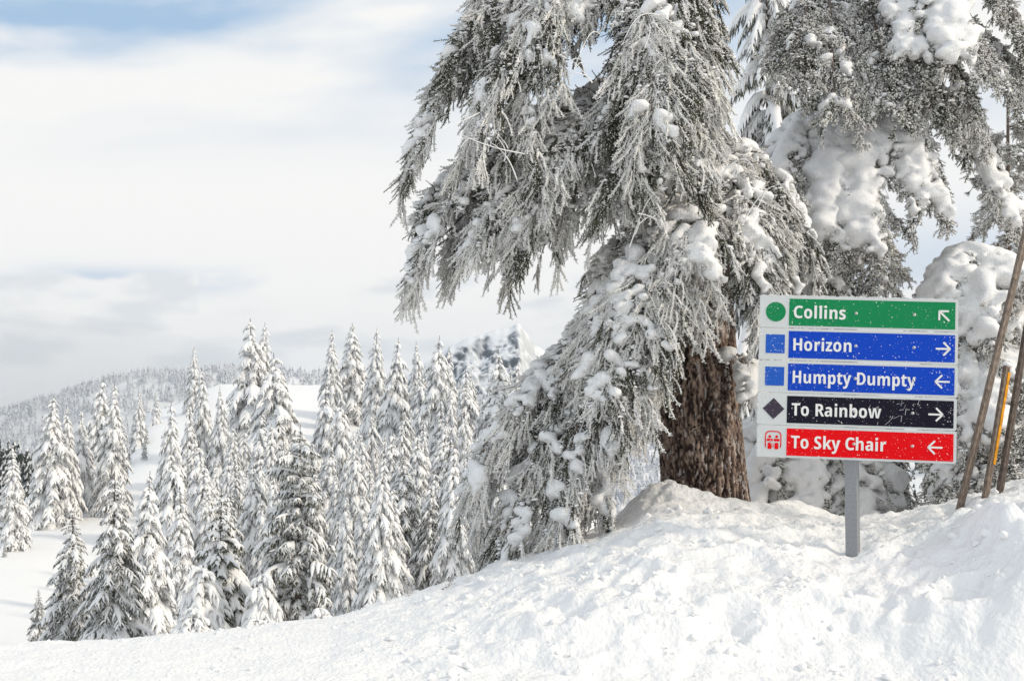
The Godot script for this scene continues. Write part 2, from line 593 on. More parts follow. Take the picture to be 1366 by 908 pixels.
	for heap in heaps(blobs):
		if heap.size() < 3: continue
		var clump := snow_lumps(heap, o.get("cell", 0.024), o.get("uneven", 0.34))
		if clump.get_surface_count(): put("snow_clump", clump, M.snow, root)
	return root


# lumps that touch make one clump
func heaps(blobs: Array) -> Array:
	var of := []
	for k in blobs.size(): of.append(k)
	for k in blobs.size():
		for j in k:
			var p: Vector4 = blobs[k]
			var q: Vector4 = blobs[j]
			var reach := (p.w + q.w) * 1.22
			if absf(p.x - q.x) < reach and absf(p.y - q.y) < reach and absf(p.z - q.z) < reach and Vector3(p.x - q.x, p.y - q.y, p.z - q.z).length() < reach:
				var a: int = k
				while of[a] != a: a = of[a]
				var b: int = j
				while of[b] != b: b = of[b]
				of[a] = b
	var by := {}
	for k in blobs.size():
		var a: int = k
		while of[a] != a: a = of[a]
		if not by.has(a): by[a] = []
		by[a].append(blobs[k])
	return by.values()


func _blob(p: Vector3, r: float) -> Vector4:
	return Vector4(p.x, p.y, p.z, r)


# ------------------------------------------------------------------ conifers that stand farther off
# height 10, root at the origin; returns [trunk, crown, snow]
func conifer(s: int, o: Dictionary) -> Array:
	var r := rng(s)
	var green := Builder.new()
	var white := Builder.new()
	var wood := Builder.new()
	var top := 10.0
	var bend := Vector3(r.randf_range(-1, 1), 0, r.randf_range(-1, 1)) * float(o.get("bend", 0.12))
	var tp := PackedVector3Array()
	var tr := PackedFloat32Array()
	for k in 13:
		var t := k / 12.0
		tp.append(Vector3.UP * top * t + bend * t * t)
		tr.append(lerpf(0.17, 0.015, t))
	wood.loft(tp, tr, tr, 7, Color(0.13, 0.10, 0.085), r, 0.1)
	var levels: int = o.get("levels", 27)
	var wide: float = o.get("wide", 1.65)
	var fingers: int = o.get("fingers", 5)
	var heavy: float = o.get("heavy", 1.0)
	var cover: float = o.get("cover", 0.95)
	var fringe: int = o.get("fringe", 34)
	var rime: float = o.get("rime", 0.45)
	var az := r.randf() * TAU
	for lv in levels:
		var t := (lv + r.randf_range(-0.3, 0.3)) / levels
		t = clampf(t, 0.0, 1.0)
		var y := top * (0.05 + 0.94 * pow(t, 0.92))
		var reach := (wide * pow(1.0 - t, float(o.get("shape", 0.8))) + 0.10) * r.randf_range(0.85, 1.15)
		var count := 7 if t < 0.6 else (6 if t < 0.85 else 4)
		for k in count:
			az += TAU / count + r.randf_range(-0.35, 0.35)
			var l: float = reach * r.randf_range(0.65, 1.22) * (1.0 + float(o.get("patchy", 0.2)) * 1.6 * rough.get_noise_2d(az * 40.0 + s * 70.0, y * 60.0))
			var go := Vector3(cos(az), 0, sin(az))
			var across := Vector3(-go.z, 0, go.x)
			var rise := r.randf_range(0.05, 0.3) + 0.35 * t
			var fall: float = r.randf_range(0.75, 1.15) * o.get("fall", 1.0)
			var from := Vector3.UP * (y + r.randf_range(-0.15, 0.15)) + bend * (y / top) * (y / top)
			var lofts := []
			var pts := PackedVector3Array()
			for j in 6:
				var q := j / 5.0
				pts.append(from + go * l * q + Vector3.UP * l * (rise * q - fall * q * q))
			lofts.append([pts, 0.13 * l + 0.05])
			for m in fingers:
				var q := 0.3 + 0.65 * (m + r.randf()) / fingers
				var sg := 1.0 if m % 2 else -1.0
				var st := from + go * l * q + Vector3.UP * l * (rise * q - fall * q * q)
				var fl: float = float(o.get("finger_l", 1.0)) * l * r.randf_range(0.28, 0.5) * (1.15 - 0.5 * q)
				var fd := (go * 0.6 + across * sg * r.randf_range(0.5, 1.0)).normalized()
				var fp := PackedVector3Array()
				for j in 4:
					var e := j / 3.0
					fp.append(st + fd * fl * e + Vector3.DOWN * fl * (0.15 * e + 0.95 * e * e))
				lofts.append([fp, float(o.get("finger_w", 0.26)) * fl + 0.02])
			for lo in lofts:
				var p: PackedVector3Array = lo[0]
				var m := p.size()
				if r.randf() < cover:
					var ww := PackedFloat32Array()
					var hh := PackedFloat32Array()
					var sp := PackedVector3Array()
					var a0 := r.randf_range(0.7, 1.15) * heavy
					for j in m:
						var q := j / float(m - 1)
						var f := sqrt(maxf(sin(PI * clampf(0.08 + 0.9 * q, 0, 1)), 0.0)) * r.randf_range(0.75, 1.2)
						if j == m - 1: f = 0.18
						if j == 0: f = 0.3
						ww.append(lo[1] * f * a0)
						hh.append(lo[1] * f * 0.62 * a0)
						sp.append(p[j] + Vector3.UP * lo[1] * 0.35)
					var g := r.randf_range(0.84, 0.92)
					white.loft(sp, ww, hh, 6, Color(g, g * 1.002, g * 1.008), r, 0.16)
				var nf := int(fringe * (0.34 if m == 4 else 1.0) * clampf(l / 1.2, 0.35, 1.2))
				for j in nf:
					var q := r.randf_range(0.05, 1.0) * (m - 1)
					var a := p[int(minf(q, m - 1.001))].lerp(p[mini(int(q) + 1, m - 1)], fposmod(q, 1.0))
					var tan := (p[m - 1] - p[0]).normalized()
					var out := (tan * r.randf_range(0.1, 1.0) + across * r.randf_range(-0.9, 0.9) + Vector3.DOWN * r.randf_range(0.2, 1.3)).normalized()
					var ln: float = r.randf_range(0.12, 0.34) * clampf(l, 0.4, 1.1) * o.get("needles", 1.0)
					var col: Color
					if r.randf() < rime:
						var g := r.randf_range(0.45, 0.8)
						col = Color(g, g, g * 0.99)
					else:
						var g := r.randf_range(0.6, 1.8)
						col = Color(0.064 * g, 0.064 * g, 0.038 * g)
					green.spike(a, a + out * ln, ln * o.get("needle_w", 0.13), 0.35, col)
	return [wood.mesh(), green.mesh(), white.mesh()]


func plant(kind: Array, called: String, x: float, d: float, height: float, wide: float, turn: float, label: String, category := "tree", group := "") -> Node3D:
	var o := base(called, Vector3(x, ground(x, d) - 0.15, -d))
	o.rotation.y = turn
	var k := height / 10.0
	o.scale = Vector3(k * wide, k, k * wide)
	put("trunk", kind[0], M.plain, o)
	var crown := put("crown", kind[1], M.plain, o)
	put("snow_load", kind[2], M.snow_far, crown).set_meta("kind", "stuff")
	tag(o, label, category, group)
	return o


# ------------------------------------------------------------------ sign
func lettering(text: String, width: float, high: float, x: float, y: float, z: float, m: Material, parent: Node3D) -> void:
	var f := SystemFont.new()
	f.font_names = PackedStringArray(["Droid Sans"])
	f.font_weight = 700
	var t := TextMesh.new()
	t.font = f
	t.text = text
	t.font_size = 64
	t.pixel_size = 0.002
	t.depth = 0.003
	t.curve_step = 1.0
	var bb := t.get_aabb()
	var o := put("lettering", t, m, parent)
	# cap height of the face is 0.714 em
	var sy := high / (64.0 * 0.002 * 0.714)
	var sx := width / bb.size.x
	o.scale = Vector3(sx, sy, 1.0)
	o.position = Vector3(x - bb.position.x * sx, y, z)


func flat_shape(outline: PackedVector2Array, depth: float, col := Color.WHITE) -> ArrayMesh:
	var b := Builder.new()
	var ids := Geometry2D.triangulate_polygon(outline)
	for k in range(0, ids.size(), 3):
		var p := [outline[ids[k]], outline[ids[k + 1]], outline[ids[k + 2]]]
		b.tri(Vector3(p[0].x, p[0].y, depth), Vector3(p[1].x, p[1].y, depth), Vector3(p[2].x, p[2].y, depth), Vector3.BACK, col)
		b.tri(Vector3(p[0].x, p[0].y, 0), Vector3(p[1].x, p[1].y, 0), Vector3(p[2].x, p[2].y, 0), Vector3.FORWARD, col)
	var mid := Vector2.ZERO
	for p in outline: mid += p / outline.size()
	var cw := Geometry2D.is_polygon_clockwise(outline)
	for k in outline.size():
		var p := outline[k]
		var q := outline[(k + 1) % outline.size()]
		var e := (q - p)
		var out := Vector3(-e.y, e.x, 0) if cw else Vector3(e.y, -e.x, 0)
		b.tri(Vector3(p.x, p.y, 0), Vector3(q.x, q.y, 0), Vector3(q.x, q.y, depth), out, col)
		b.tri(Vector3(p.x, p.y, 0), Vector3(q.x, q.y, depth), Vector3(p.x, p.y, depth), out, col)
	return b.mesh()


func round_rect(w: float, h: float, r: float, at_x := 0.0, at_y := 0.0, steps := 5) -> PackedVector2Array:
	var p := PackedVector2Array()
	for k in 4:
		var c := Vector2(at_x + (w * 0.5 - r) * (1 if k in [0, 3] else -1), at_y + (h * 0.5 - r) * (1 if k < 2 else -1))
		for j in steps + 1:
			var a := PI * 0.5 * (k + j / float(steps))
			p.append(c + Vector2(cos(a), sin(a)) * r)
	return p


func make_sign() -> void:
	var r := rng(77)
	var d := 9.0
	var foot := at(1136, 733, d)
	var tl := at(1013.7, 393.5, d + 0.08)
	var tr := at(1279, 399.5, d - 0.08)
	var bl := at(1010, 609, d + 0.08)
	var br := at(1275.4, 619, d - 0.08)
	var root := base("trail_sign", foot)
	tag(root, "trail sign of five coloured boards on a grey metal post in the snow", "sign")
	var ax := ((tr - tl) + (br - bl)).normalized()
	var ay := ((tl - bl) + (tr - br)).normalized()
	ay = (ay - ax * ay.dot(ax)).normalized()
	var az := ax.cross(ay)
	var wide := ((tr - tl).length() + (br - bl).length()) * 0.5
	var tall := ((tl - bl).length() + (tr - br).length()) * 0.5
	var mid := (tl + tr + bl + br) * 0.25
	# post: a galvanised box section that stands behind the boards
	var pb := Builder.new()
	var post_top := tall + (bl.y - foot.y)
	var pc := at(1137, 640, d + 0.06) - foot
	pb.box(Vector3(pc.x, post_top * 0.45 - 0.35, pc.z), Vector3(0.086, post_top * 0.95 + 0.9, 0.06), Color(0.36, 0.37, 0.38), Basis(Vector3.UP, -0.6))
	var post := put("post", pb.mesh(), M.galvanised, root)
	var pitch := tall / 5.0
	var rows := [
		["Collins", 0.362, Color(0.012, 0.235, 0.085), "circle", "up_left", "green board reading Collins"],
		["Horizon", 0.405, Color(0.008, 0.062, 0.50), "square", "right", "upper blue board reading Horizon"],
		["Humpty Dumpty", 0.85, Color(0.008, 0.062, 0.50), "square", "left", "lower blue board reading Humpty Dumpty"],
		["To Rainbow", 0.62, Color(0.012, 0.011, 0.022), "diamond", "right", "black board reading To Rainbow"],
		["To Sky Chair", 0.655, Color(0.78, 0.004, 0.008), "chair", "left", "red board reading To Sky Chair"],
	]
	for k in 5:
		var row: Array = rows[k]
		var board := put("board", flat_shape(round_rect(wide, pitch - 0.004, 0.016), 0.012), M.board, root)
		var c := mid + ay * pitch * (2 - k) - foot
		board.transform = Transform3D(Basis(ax, ay, az), c + ax * r.randf_range(-0.002, 0.002))
		board.set_meta("label", row[5])
		var z := 0.012
		var left := -wide * 0.5
		var paint := mat(row[2], 0.38)
		paint.metallic_specular = 0.2
		var bw := wide * (0.985 - 0.150)
		var bh := pitch * 0.83
		var bx := left + wide * (0.985 + 0.150) * 0.5
		var band := put("band", flat_shape(round_rect(bw, bh, 0.002, bx, -0.002, 1), 0.002), paint, board)
		band.position.z = z
		var sx := left + wide * 0.082
		var sym: PackedVector2Array
		match row[3]:
			"circle":
				for j in 40: sym.append(Vector2(sx, -0.002) + Vector2(cos(TAU * j / 40), sin(TAU * j / 40)) * 0.07)
			"square": sym = round_rect(0.134, 0.134, 0.002, sx, 0, 1)
			"diamond": sym = PackedVector2Array([Vector2(sx - 0.076, 0), Vector2(sx, -0.076), Vector2(sx + 0.076, 0), Vector2(sx, 0.076)])
		if row[3] == "chair":
			chair_symbol(board, sx, z, paint)
		else:
			var sm := paint
			if row[3] == "diamond": sm = mat(Color(0.045, 0.032, 0.055), 0.4)
			if row[3] == "square": sm = mat(Color(0.012, 0.10, 0.50), 0.4)
			var so := put("symbol", flat_shape(sym, 0.002), sm, board)
			so.position.z = z
		lettering(row[0], row[1], 0.087, bx - bw * 0.5 + 0.033, -0.002, z + 0.0035, M.letter, board)
		var ar := put("arrow", arrow(), M.letter, board)
		ar.position = Vector3(left + wide * (0.925 if k < 3 else 0.895), -0.004, z + 0.002)
		ar.rotation.z = {"right": 0.0, "left": PI, "up_left": PI * 0.75}[row[4]]
		if k == 0: ar.position.x = left + wide * 0.93
		for bxf in [0.49, 0.782]:
			var bolt := Builder.new()
			var pts := PackedVector3Array([Vector3(0, 0, 0), Vector3(0, 0, 0.004), Vector3(0, 0, 0.007), Vector3(0, 0, 0.0075)])
			bolt.loft(pts, PackedFloat32Array([0.011, 0.011, 0.008, 0.0005]), PackedFloat32Array([0.011, 0.011, 0.008, 0.0005]), 12, Color(0.8, 0.8, 0.82))
			var bo := put("bolt", bolt.mesh(), M.letter, board)
			bo.position = Vector3(left + wide * bxf, 0.0, z + 0.002)
		if row[3] == "diamond":
			var sc := Builder.new()
			for j in 22:
				var p := Vector3(left + wide * r.randf_range(0.56, 0.82), r.randf_range(-0.085, 0.075), z + 0.0028)
				sc.box(p, Vector3(r.randf_range(0.008, 0.05), r.randf_range(0.001, 0.0028), 0.0008), Color(0.62, 0.62, 0.64), Basis(Vector3.BACK, 0.9 + r.randf_range(-0.7, 0.7)))
			tag(put("scratches", sc.mesh(), M.plain, board), "", "", "", "stuff")
		# rime flecks, thickest at the left end and along the edges
		var fl := Builder.new()
		for j in 520:
			var fx := left + wide * (pow(r.randf(), 2.2) if r.randf() < 0.7 else r.randf())
			if r.randf() < 0.12: fx = left + wide * (1.0 - 0.1 * pow(r.randf(), 2.0))
			var fy := r.randf_range(-0.49, 0.49) * (pitch - 0.01)
			var s := 0.0010 + 0.0032 * pow(r.randf(), 4.5)
			var p := Vector3(fx, fy, z + 0.0022)
			var rot := r.randf() * TAU
			var ring := []
			for q in 5: ring.append(p + Vector3(cos(rot + TAU * q / 5), sin(rot + TAU * q / 5) * r.randf_range(0.6, 1.2), 0) * s)
			for q in 5: fl.tri(ring[q], ring[(q + 1) % 5], p + Vector3(0, 0, s * 0.7 + 0.001), Vector3.BACK, Color.WHITE)
		tag(put("rime_flecks", fl.mesh(), M.snow_far, board), "", "", "", "stuff")
	# rime on the upper edge of the top board and the left edge of the sign
	var edge := Builder.new()
	for j in 900:
		var onto := r.randf() < 0.75
		var p: Vector3
		if onto: p = mid + ay * tall * 0.5 + ax * r.randf_range(-0.5, 0.5) * wide
		else: p = mid - ax * wide * 0.5 + ay * r.randf_range(-0.5, 0.5) * tall
		p += az * r.randf_range(0.0, 0.012) - foot
		var s := 0.003 + 0.006 * pow(r.randf(), 3.0)
		edge.spike(p - ay * 0.002, p + (ay if onto else -ax) * s + az * r.randf_range(-1, 1) * s, s * 0.5, 0.4, Color.WHITE)
	tag(put("edge_rime", edge.mesh(), M.snow_far, root), "", "", "", "stuff")


func arrow() -> ArrayMesh:
	var b := Builder.new()
	b.box(Vector3(0, 0, 0.0015), Vector3(0.098, 0.013, 0.003), Color.WHITE)
	for sg in [-1.0, 1.0]:
		b.box(Vector3(0.026, 0.0225 * sg, 0.0022), Vector3(0.066, 0.013, 0.003), Color.WHITE, Basis(Vector3.BACK, -sg * PI * 0.25))
	return b.mesh()


# a little chairlift car with two riders
func chair_symbol(board: Node3D, sx: float, z: float, paint: Material) -> void:
	var b := Builder.new()
	var outer := round_rect(0.116, 0.134, 0.034, sx, 0.006, 6)
	var inner := round_rect(0.100, 0.118, 0.027, sx, 0.006, 6)
	for k in outer.size():
		var q := (k + 1) % outer.size()
		if outer[k].y < -0.03 and outer[q].y < -0.03: continue
		b.tri(Vector3(outer[k].x, outer[k].y, 0.002), Vector3(outer[q].x, outer[q].y, 0.002), Vector3(inner[q].x, inner[q].y, 0.002), Vector3.BACK, Color.WHITE)
		b.tri(Vector3(outer[k].x, outer[k].y, 0.002), Vector3(inner[q].x, inner[q].y, 0.002), Vector3(inner[k].x, inner[k].y, 0.002), Vector3.BACK, Color.WHITE)
	for sg in [-1.0, 1.0]:
		var x: float = sx + sg * 0.024
		var head := PackedVector2Array()
		for j in 14: head.append(Vector2(x, 0.032) + Vector2(cos(TAU * j / 14), sin(TAU * j / 14)) * 0.0105)
		for part in [head, round_rect(0.042, 0.018, 0.006, x, 0.008, 3), round_rect(0.028, 0.046, 0.008, x, -0.034, 3)]:
			var ids := Geometry2D.triangulate_polygon(part)
			for k in range(0, ids.size(), 3):
				var p := [part[ids[k]], part[ids[k + 1]], part[ids[k + 2]]]
				b.tri(Vector3(p[0].x, p[0].y, 0.002), Vector3(p[1].x, p[1].y, 0.002), Vector3(p[2].x, p[2].y, 0.002), Vector3.BACK, Color.WHITE)
	for sg in [-1.0, 1.0]:
		b.box(Vector3(sx + sg * 0.052, -0.036, 0.001), Vector3(0.007, 0.02, 0.002), Color.WHITE)
	b.box(Vector3(sx, -0.03, 0.001), Vector3(0.005, 0.03, 0.002), Color.WHITE)
	var o := put("symbol", b.mesh(), paint, board)
	o.position.z = z


# ------------------------------------------------------------------ the scene
func _ready() -> void:
	rough.seed = 11
	rough.frequency = 0.01
	rough.fractal_octaves = 3
	broad.seed = 5
	broad.frequency = 0.01
	broad.fractal_octaves = 4
	set_view()
	set_materials()
	make_ground()
	make_distance()
	make_forest()
	make_big_tree()
	make_right_trees()
	make_sign()
	make_stakes()


func set_view() -> void:
	var cam := Camera3D.new()
	cam.name = "camera"
	cam.fov = 30.0
	cam.near = 0.1
	cam.far = 30000.0
	cam.position = EYE
	cam.rotation.x = PITCH
	add_child(cam)
	cam.current = true
	var sun := DirectionalLight3D.new()
	sun.name = "sun"
	sun.light_energy = 0.62
	sun.light_color = Color(1.0, 0.95, 0.87)
	sun.light_angular_distance = 6.0
	sun.shadow_enabled = true
	add_child(sun)
	sun.look_at_from_position(Vector3(0.80, 0.55, 0.25), Vector3.ZERO, Vector3.UP)
	var env := Environment.new()
	env.background_mode = Environment.BG_SKY
	env.tonemap_mode = Environment.TONE_MAPPER_LINEAR
	env.tonemap_exposure = 0.98
	env.sdfgi_enabled = true
	env.ssao_enabled = true
	env.ssil_enabled = true
	env.volumetric_fog_enabled = true
	env.volumetric_fog_density = 0.0
	env.fog_enabled = true
	env.fog_density = 0.00015
	env.fog_light_color = Color(0.84, 0.92, 1.0)
	var sky := Sky.new()
	var pano := PanoramaSkyMaterial.new()
	pano.panorama = ImageTexture.create_from_image(sky_image())
	sky.sky_material = pano
	env.sky = sky
	var we := WorldEnvironment.new()
	we.name = "environment"
	we.environment = env
	add_child(we)


# thin high cloud over pale blue, a bank of cumulus along the horizon
func sky_image() -> Image:
	var w := 3072
	var h := 1536
	var im := Image.create(w, h, false, Image.FORMAT_RGBF)
	var low := Color(0.91, 0.92, 0.925)
	im.fill(low)
	var veil := FastNoiseLite.new()
	veil.seed = 21
	veil.frequency = 1.0
	veil.fractal_octaves = 6
	var puff := FastNoiseLite.new()
	puff.seed = 8
	puff.frequency = 1.0
	puff.fractal_octaves = 7
	# finely near the horizon ahead, in blocks of four pixels elsewhere
	var y := 0
	while y < h / 2:
		var fine_row := y >= 596
		var x := 0
		while x < w:
			var fine := fine_row and (x < 340 or x >= 2732)
			if not fine and y % 4 != 0:
				x += 4
				continue
			var cell := 1 if fine else 4
			var el := (0.5 - (y + cell * 0.5) / h) * 180.0
			var az := wrapf((x + cell * 0.5) / w * 360.0, -180.0, 180.0)
			var a := deg_to_rad(az)
			var dir := Vector3(sin(a), tan(deg_to_rad(minf(el, 80.0))), -cos(a))
			var streak := veil.get_noise_3d(dir.x * 2.6, dir.y * 11.0 - dir.x * 1.2, dir.z * 2.6)
			var soft := veil.get_noise_3d(dir.x * 1.1 + 9.0, dir.y * 3.0, dir.z * 1.1)
			var blue := clampf(smoothstep(8.5, 18.0, el) * (0.36 + 1.1 * streak + 0.5 * soft - 0.006 * az), 0.0, 0.7)
			blue += (0.6 + 1.0 * streak) * exp(-pow((el - 15.4 - 0.06 * (az + 20.0)) / 1.3, 2.0)) * smoothstep(-7.0, -21.0, az)
			blue += exp(-pow((el - 5.0) / 0.55, 2.0)) * clampf(0.3 + streak * 1.4 - absf(az + 3.0) * 0.03, 0.0, 0.7) * 0.85
			blue += exp(-pow((el - 5.6) / 2.2, 2.0)) * smoothstep(4.0, 20.0, az) * smoothstep(70.0, 30.0, az) * 0.42
			blue = clampf(blue, 0.0, 0.85) * lerpf(1.0, 0.5, smoothstep(20.0, 40.0, el))
			var c := Color(0.985, 0.98, 0.965).lerp(Color(0.31, 0.51, 0.76), blue)
			if el < 5.5:
				var n := puff.get_noise_3d(dir.x * 8.0, dir.y * 26.0, dir.z * 8.0)
				var edge := smoothstep(4.9, 3.2, el + n * 4.5 - (0.9 if az < -14.0 else 0.0))
				var body := puff.get_noise_3d(dir.x * 10.0 + 3.0, dir.y * 30.0 + 0.6, dir.z * 10.0)
				var grey := clampf(0.06 + body * 2.6 + clampf(-9.0 - az, 0.0, 14.0) * 0.04, 0.0, 1.0)
				c = c.lerp(Color(0.97, 0.965, 0.955).lerp(Color(0.82, 0.845, 0.865), grey), edge)
				c = c.lerp(low, smoothstep(1.6, 0.0, el + n * 0.8))
			if fine: im.set_pixel(x, y, c)
			else: im.fill_rect(Rect2i(x, y, 4, 4), c)
			x += cell
		y += 1
	return im


func set_materials() -> void:
	var fine := grain(0.035, 5)
	M.snow = mat(Color(0.90, 0.897, 0.89), 0.6)
	M.snow.heightmap_enabled = true
	M.snow.heightmap_texture = fine
	M.snow.heightmap_scale = 0.8
	M.snow.uv1_triplanar = true
	M.snow.uv1_scale = Vector3.ONE * 3.0
	M.snow_ground = mat(Color(0.90, 0.897, 0.89), 0.6)
	M.snow_ground.heightmap_enabled = true
	M.snow_ground.heightmap_texture = fine
	M.snow_ground.heightmap_scale = 0.9
	M.snow_ground.uv1_triplanar = true
	M.snow_ground.uv1_world_triplanar = true
	M.snow_ground.uv1_scale = Vector3.ONE * 1.1
	M.snow_far = mat(Color(0.90, 0.897, 0.89), 0.75)
	M.plain = mat(Color.WHITE, 0.85, true)
	M.rime = mat(Color.WHITE, 0.8, true)
	var cb := []
	var cr := rng(4)
	for k in 5: cb.append(Vector4(cr.randf_range(-0.6, 0.6), cr.randf_range(-0.3, 0.3), cr.randf_range(-0.6, 0.6), cr.randf_range(0.4, 0.7)))
	M.crumb = snow_lumps(cb, 0.3, 0.3)
	M.board = mat(Color(0.62, 0.645, 0.64), 0.45)
	M.letter = mat(Color(0.80, 0.80, 0.78), 0.5)
	M.galvanised = mat(Color.WHITE, 0.5, true)
	M.galvanised.metallic = 0.3
	M.galvanised.albedo_texture = grain(0.05, 4, 256, [[0.0, 1.0], [Color(0.84, 0.84, 0.86), Color(1, 1, 1)]])
	M.galvanised.uv1_triplanar = true
	M.galvanised.uv1_scale = Vector3.ONE * 4.0


func make_ground() -> void:
	var fine := sheet(-6.3, 6.3, 5.4, 14.4, 0.025, func(x, d): return ground(x, d) + lumps(x, d))
	tag(put("snow_bank", fine, M.snow_ground), "trodden snow bank under the trail sign and the big tree", "snow", "", "structure")
	var hole := Rect2(-6.0, 6.0, 12.0, 8.0)
	var wide := sheet(-240, 240, -40, 640, 2.0, func(x, d): return ground(x, d) - (0.12 if absf(x) < 8.5 and d > 3.0 and d < 16.5 else 0.0), hole)
	tag(put("ground", wide, M.snow_ground), "open snow slope falling to the valley and rising to a knoll", "snow", "", "structure")
	# chunks of cut snow lying on the bank
	var r := rng(3)
	for w in 3:
		var bl := []
		for k in 6: bl.append(Vector4(r.randf_range(-0.6, 0.6), r.randf_range(-0.3, 0.4), r.randf_range(-0.6, 0.6), r.randf_range(0.35, 0.7)))
		var lump := snow_lumps(bl, 0.22, 0.3)
		var where := []
		var tint := PackedColorArray()
		for k in 900:
			var d := r.randf_range(6.4, 10.2)
			var px := r.randf_range(250, 1420) if r.randf() < 0.85 else r.randf_range(0, 400)
			var x := (px - 683.0) / FOCAL * d
			if rough.get_noise_2d(x * 120.0, d * 120.0 + 500.0) < 0.0: continue
			var s := 0.006 + 0.032 * pow(r.randf(), 3.0)
			if d < 7.3 or px < 500: s *= 0.6
			where.append(Transform3D(Basis.from_euler(Vector3(r.randf(), r.randf() * TAU, r.randf())).scaled(Vector3(s, s * 0.8, s)), Vector3(x, ground(x, d) + lumps(x, d) + s * 0.1, -d)))
			tint.append(Color.WHITE)
		tag(copies("snow_chunks", lump, M.snow_far, where, tint, self), "loose crumbs and chunks of cut snow scattered over the bank", "snow", "", "stuff")


func far_tree_mesh(s: int, white: float) -> ArrayMesh:
	var r := rng(s)
	var b := Builder.new()
	for k in 9:
		var y := 0.12 + 0.86 * k / 9.0
		var w := 0.19 * (1.0 - k / 9.5)
		for j in 7:
			var a := TAU * (j + 0.5 * (k % 2)) / 7.0 + r.randf_range(-0.3, 0.3)
			var q := Vector3(cos(a), 0, sin(a)) * w * r.randf_range(0.7, 1.25) + Vector3.UP * (y - 0.10 * r.randf_range(0.5, 1.4))
			b.spike(Vector3.UP * (y + 0.05), q, 0.045 * r.randf_range(0.7, 1.3), 0.6, Color(0.84, 0.85, 0.86) if r.randf() < white else Color(0.055, 0.06, 0.04))
	b.spike(Vector3.UP * 0.85, Vector3.UP, 0.03, 0.3, Color(0.7, 0.7, 0.7))
	return b.mesh()


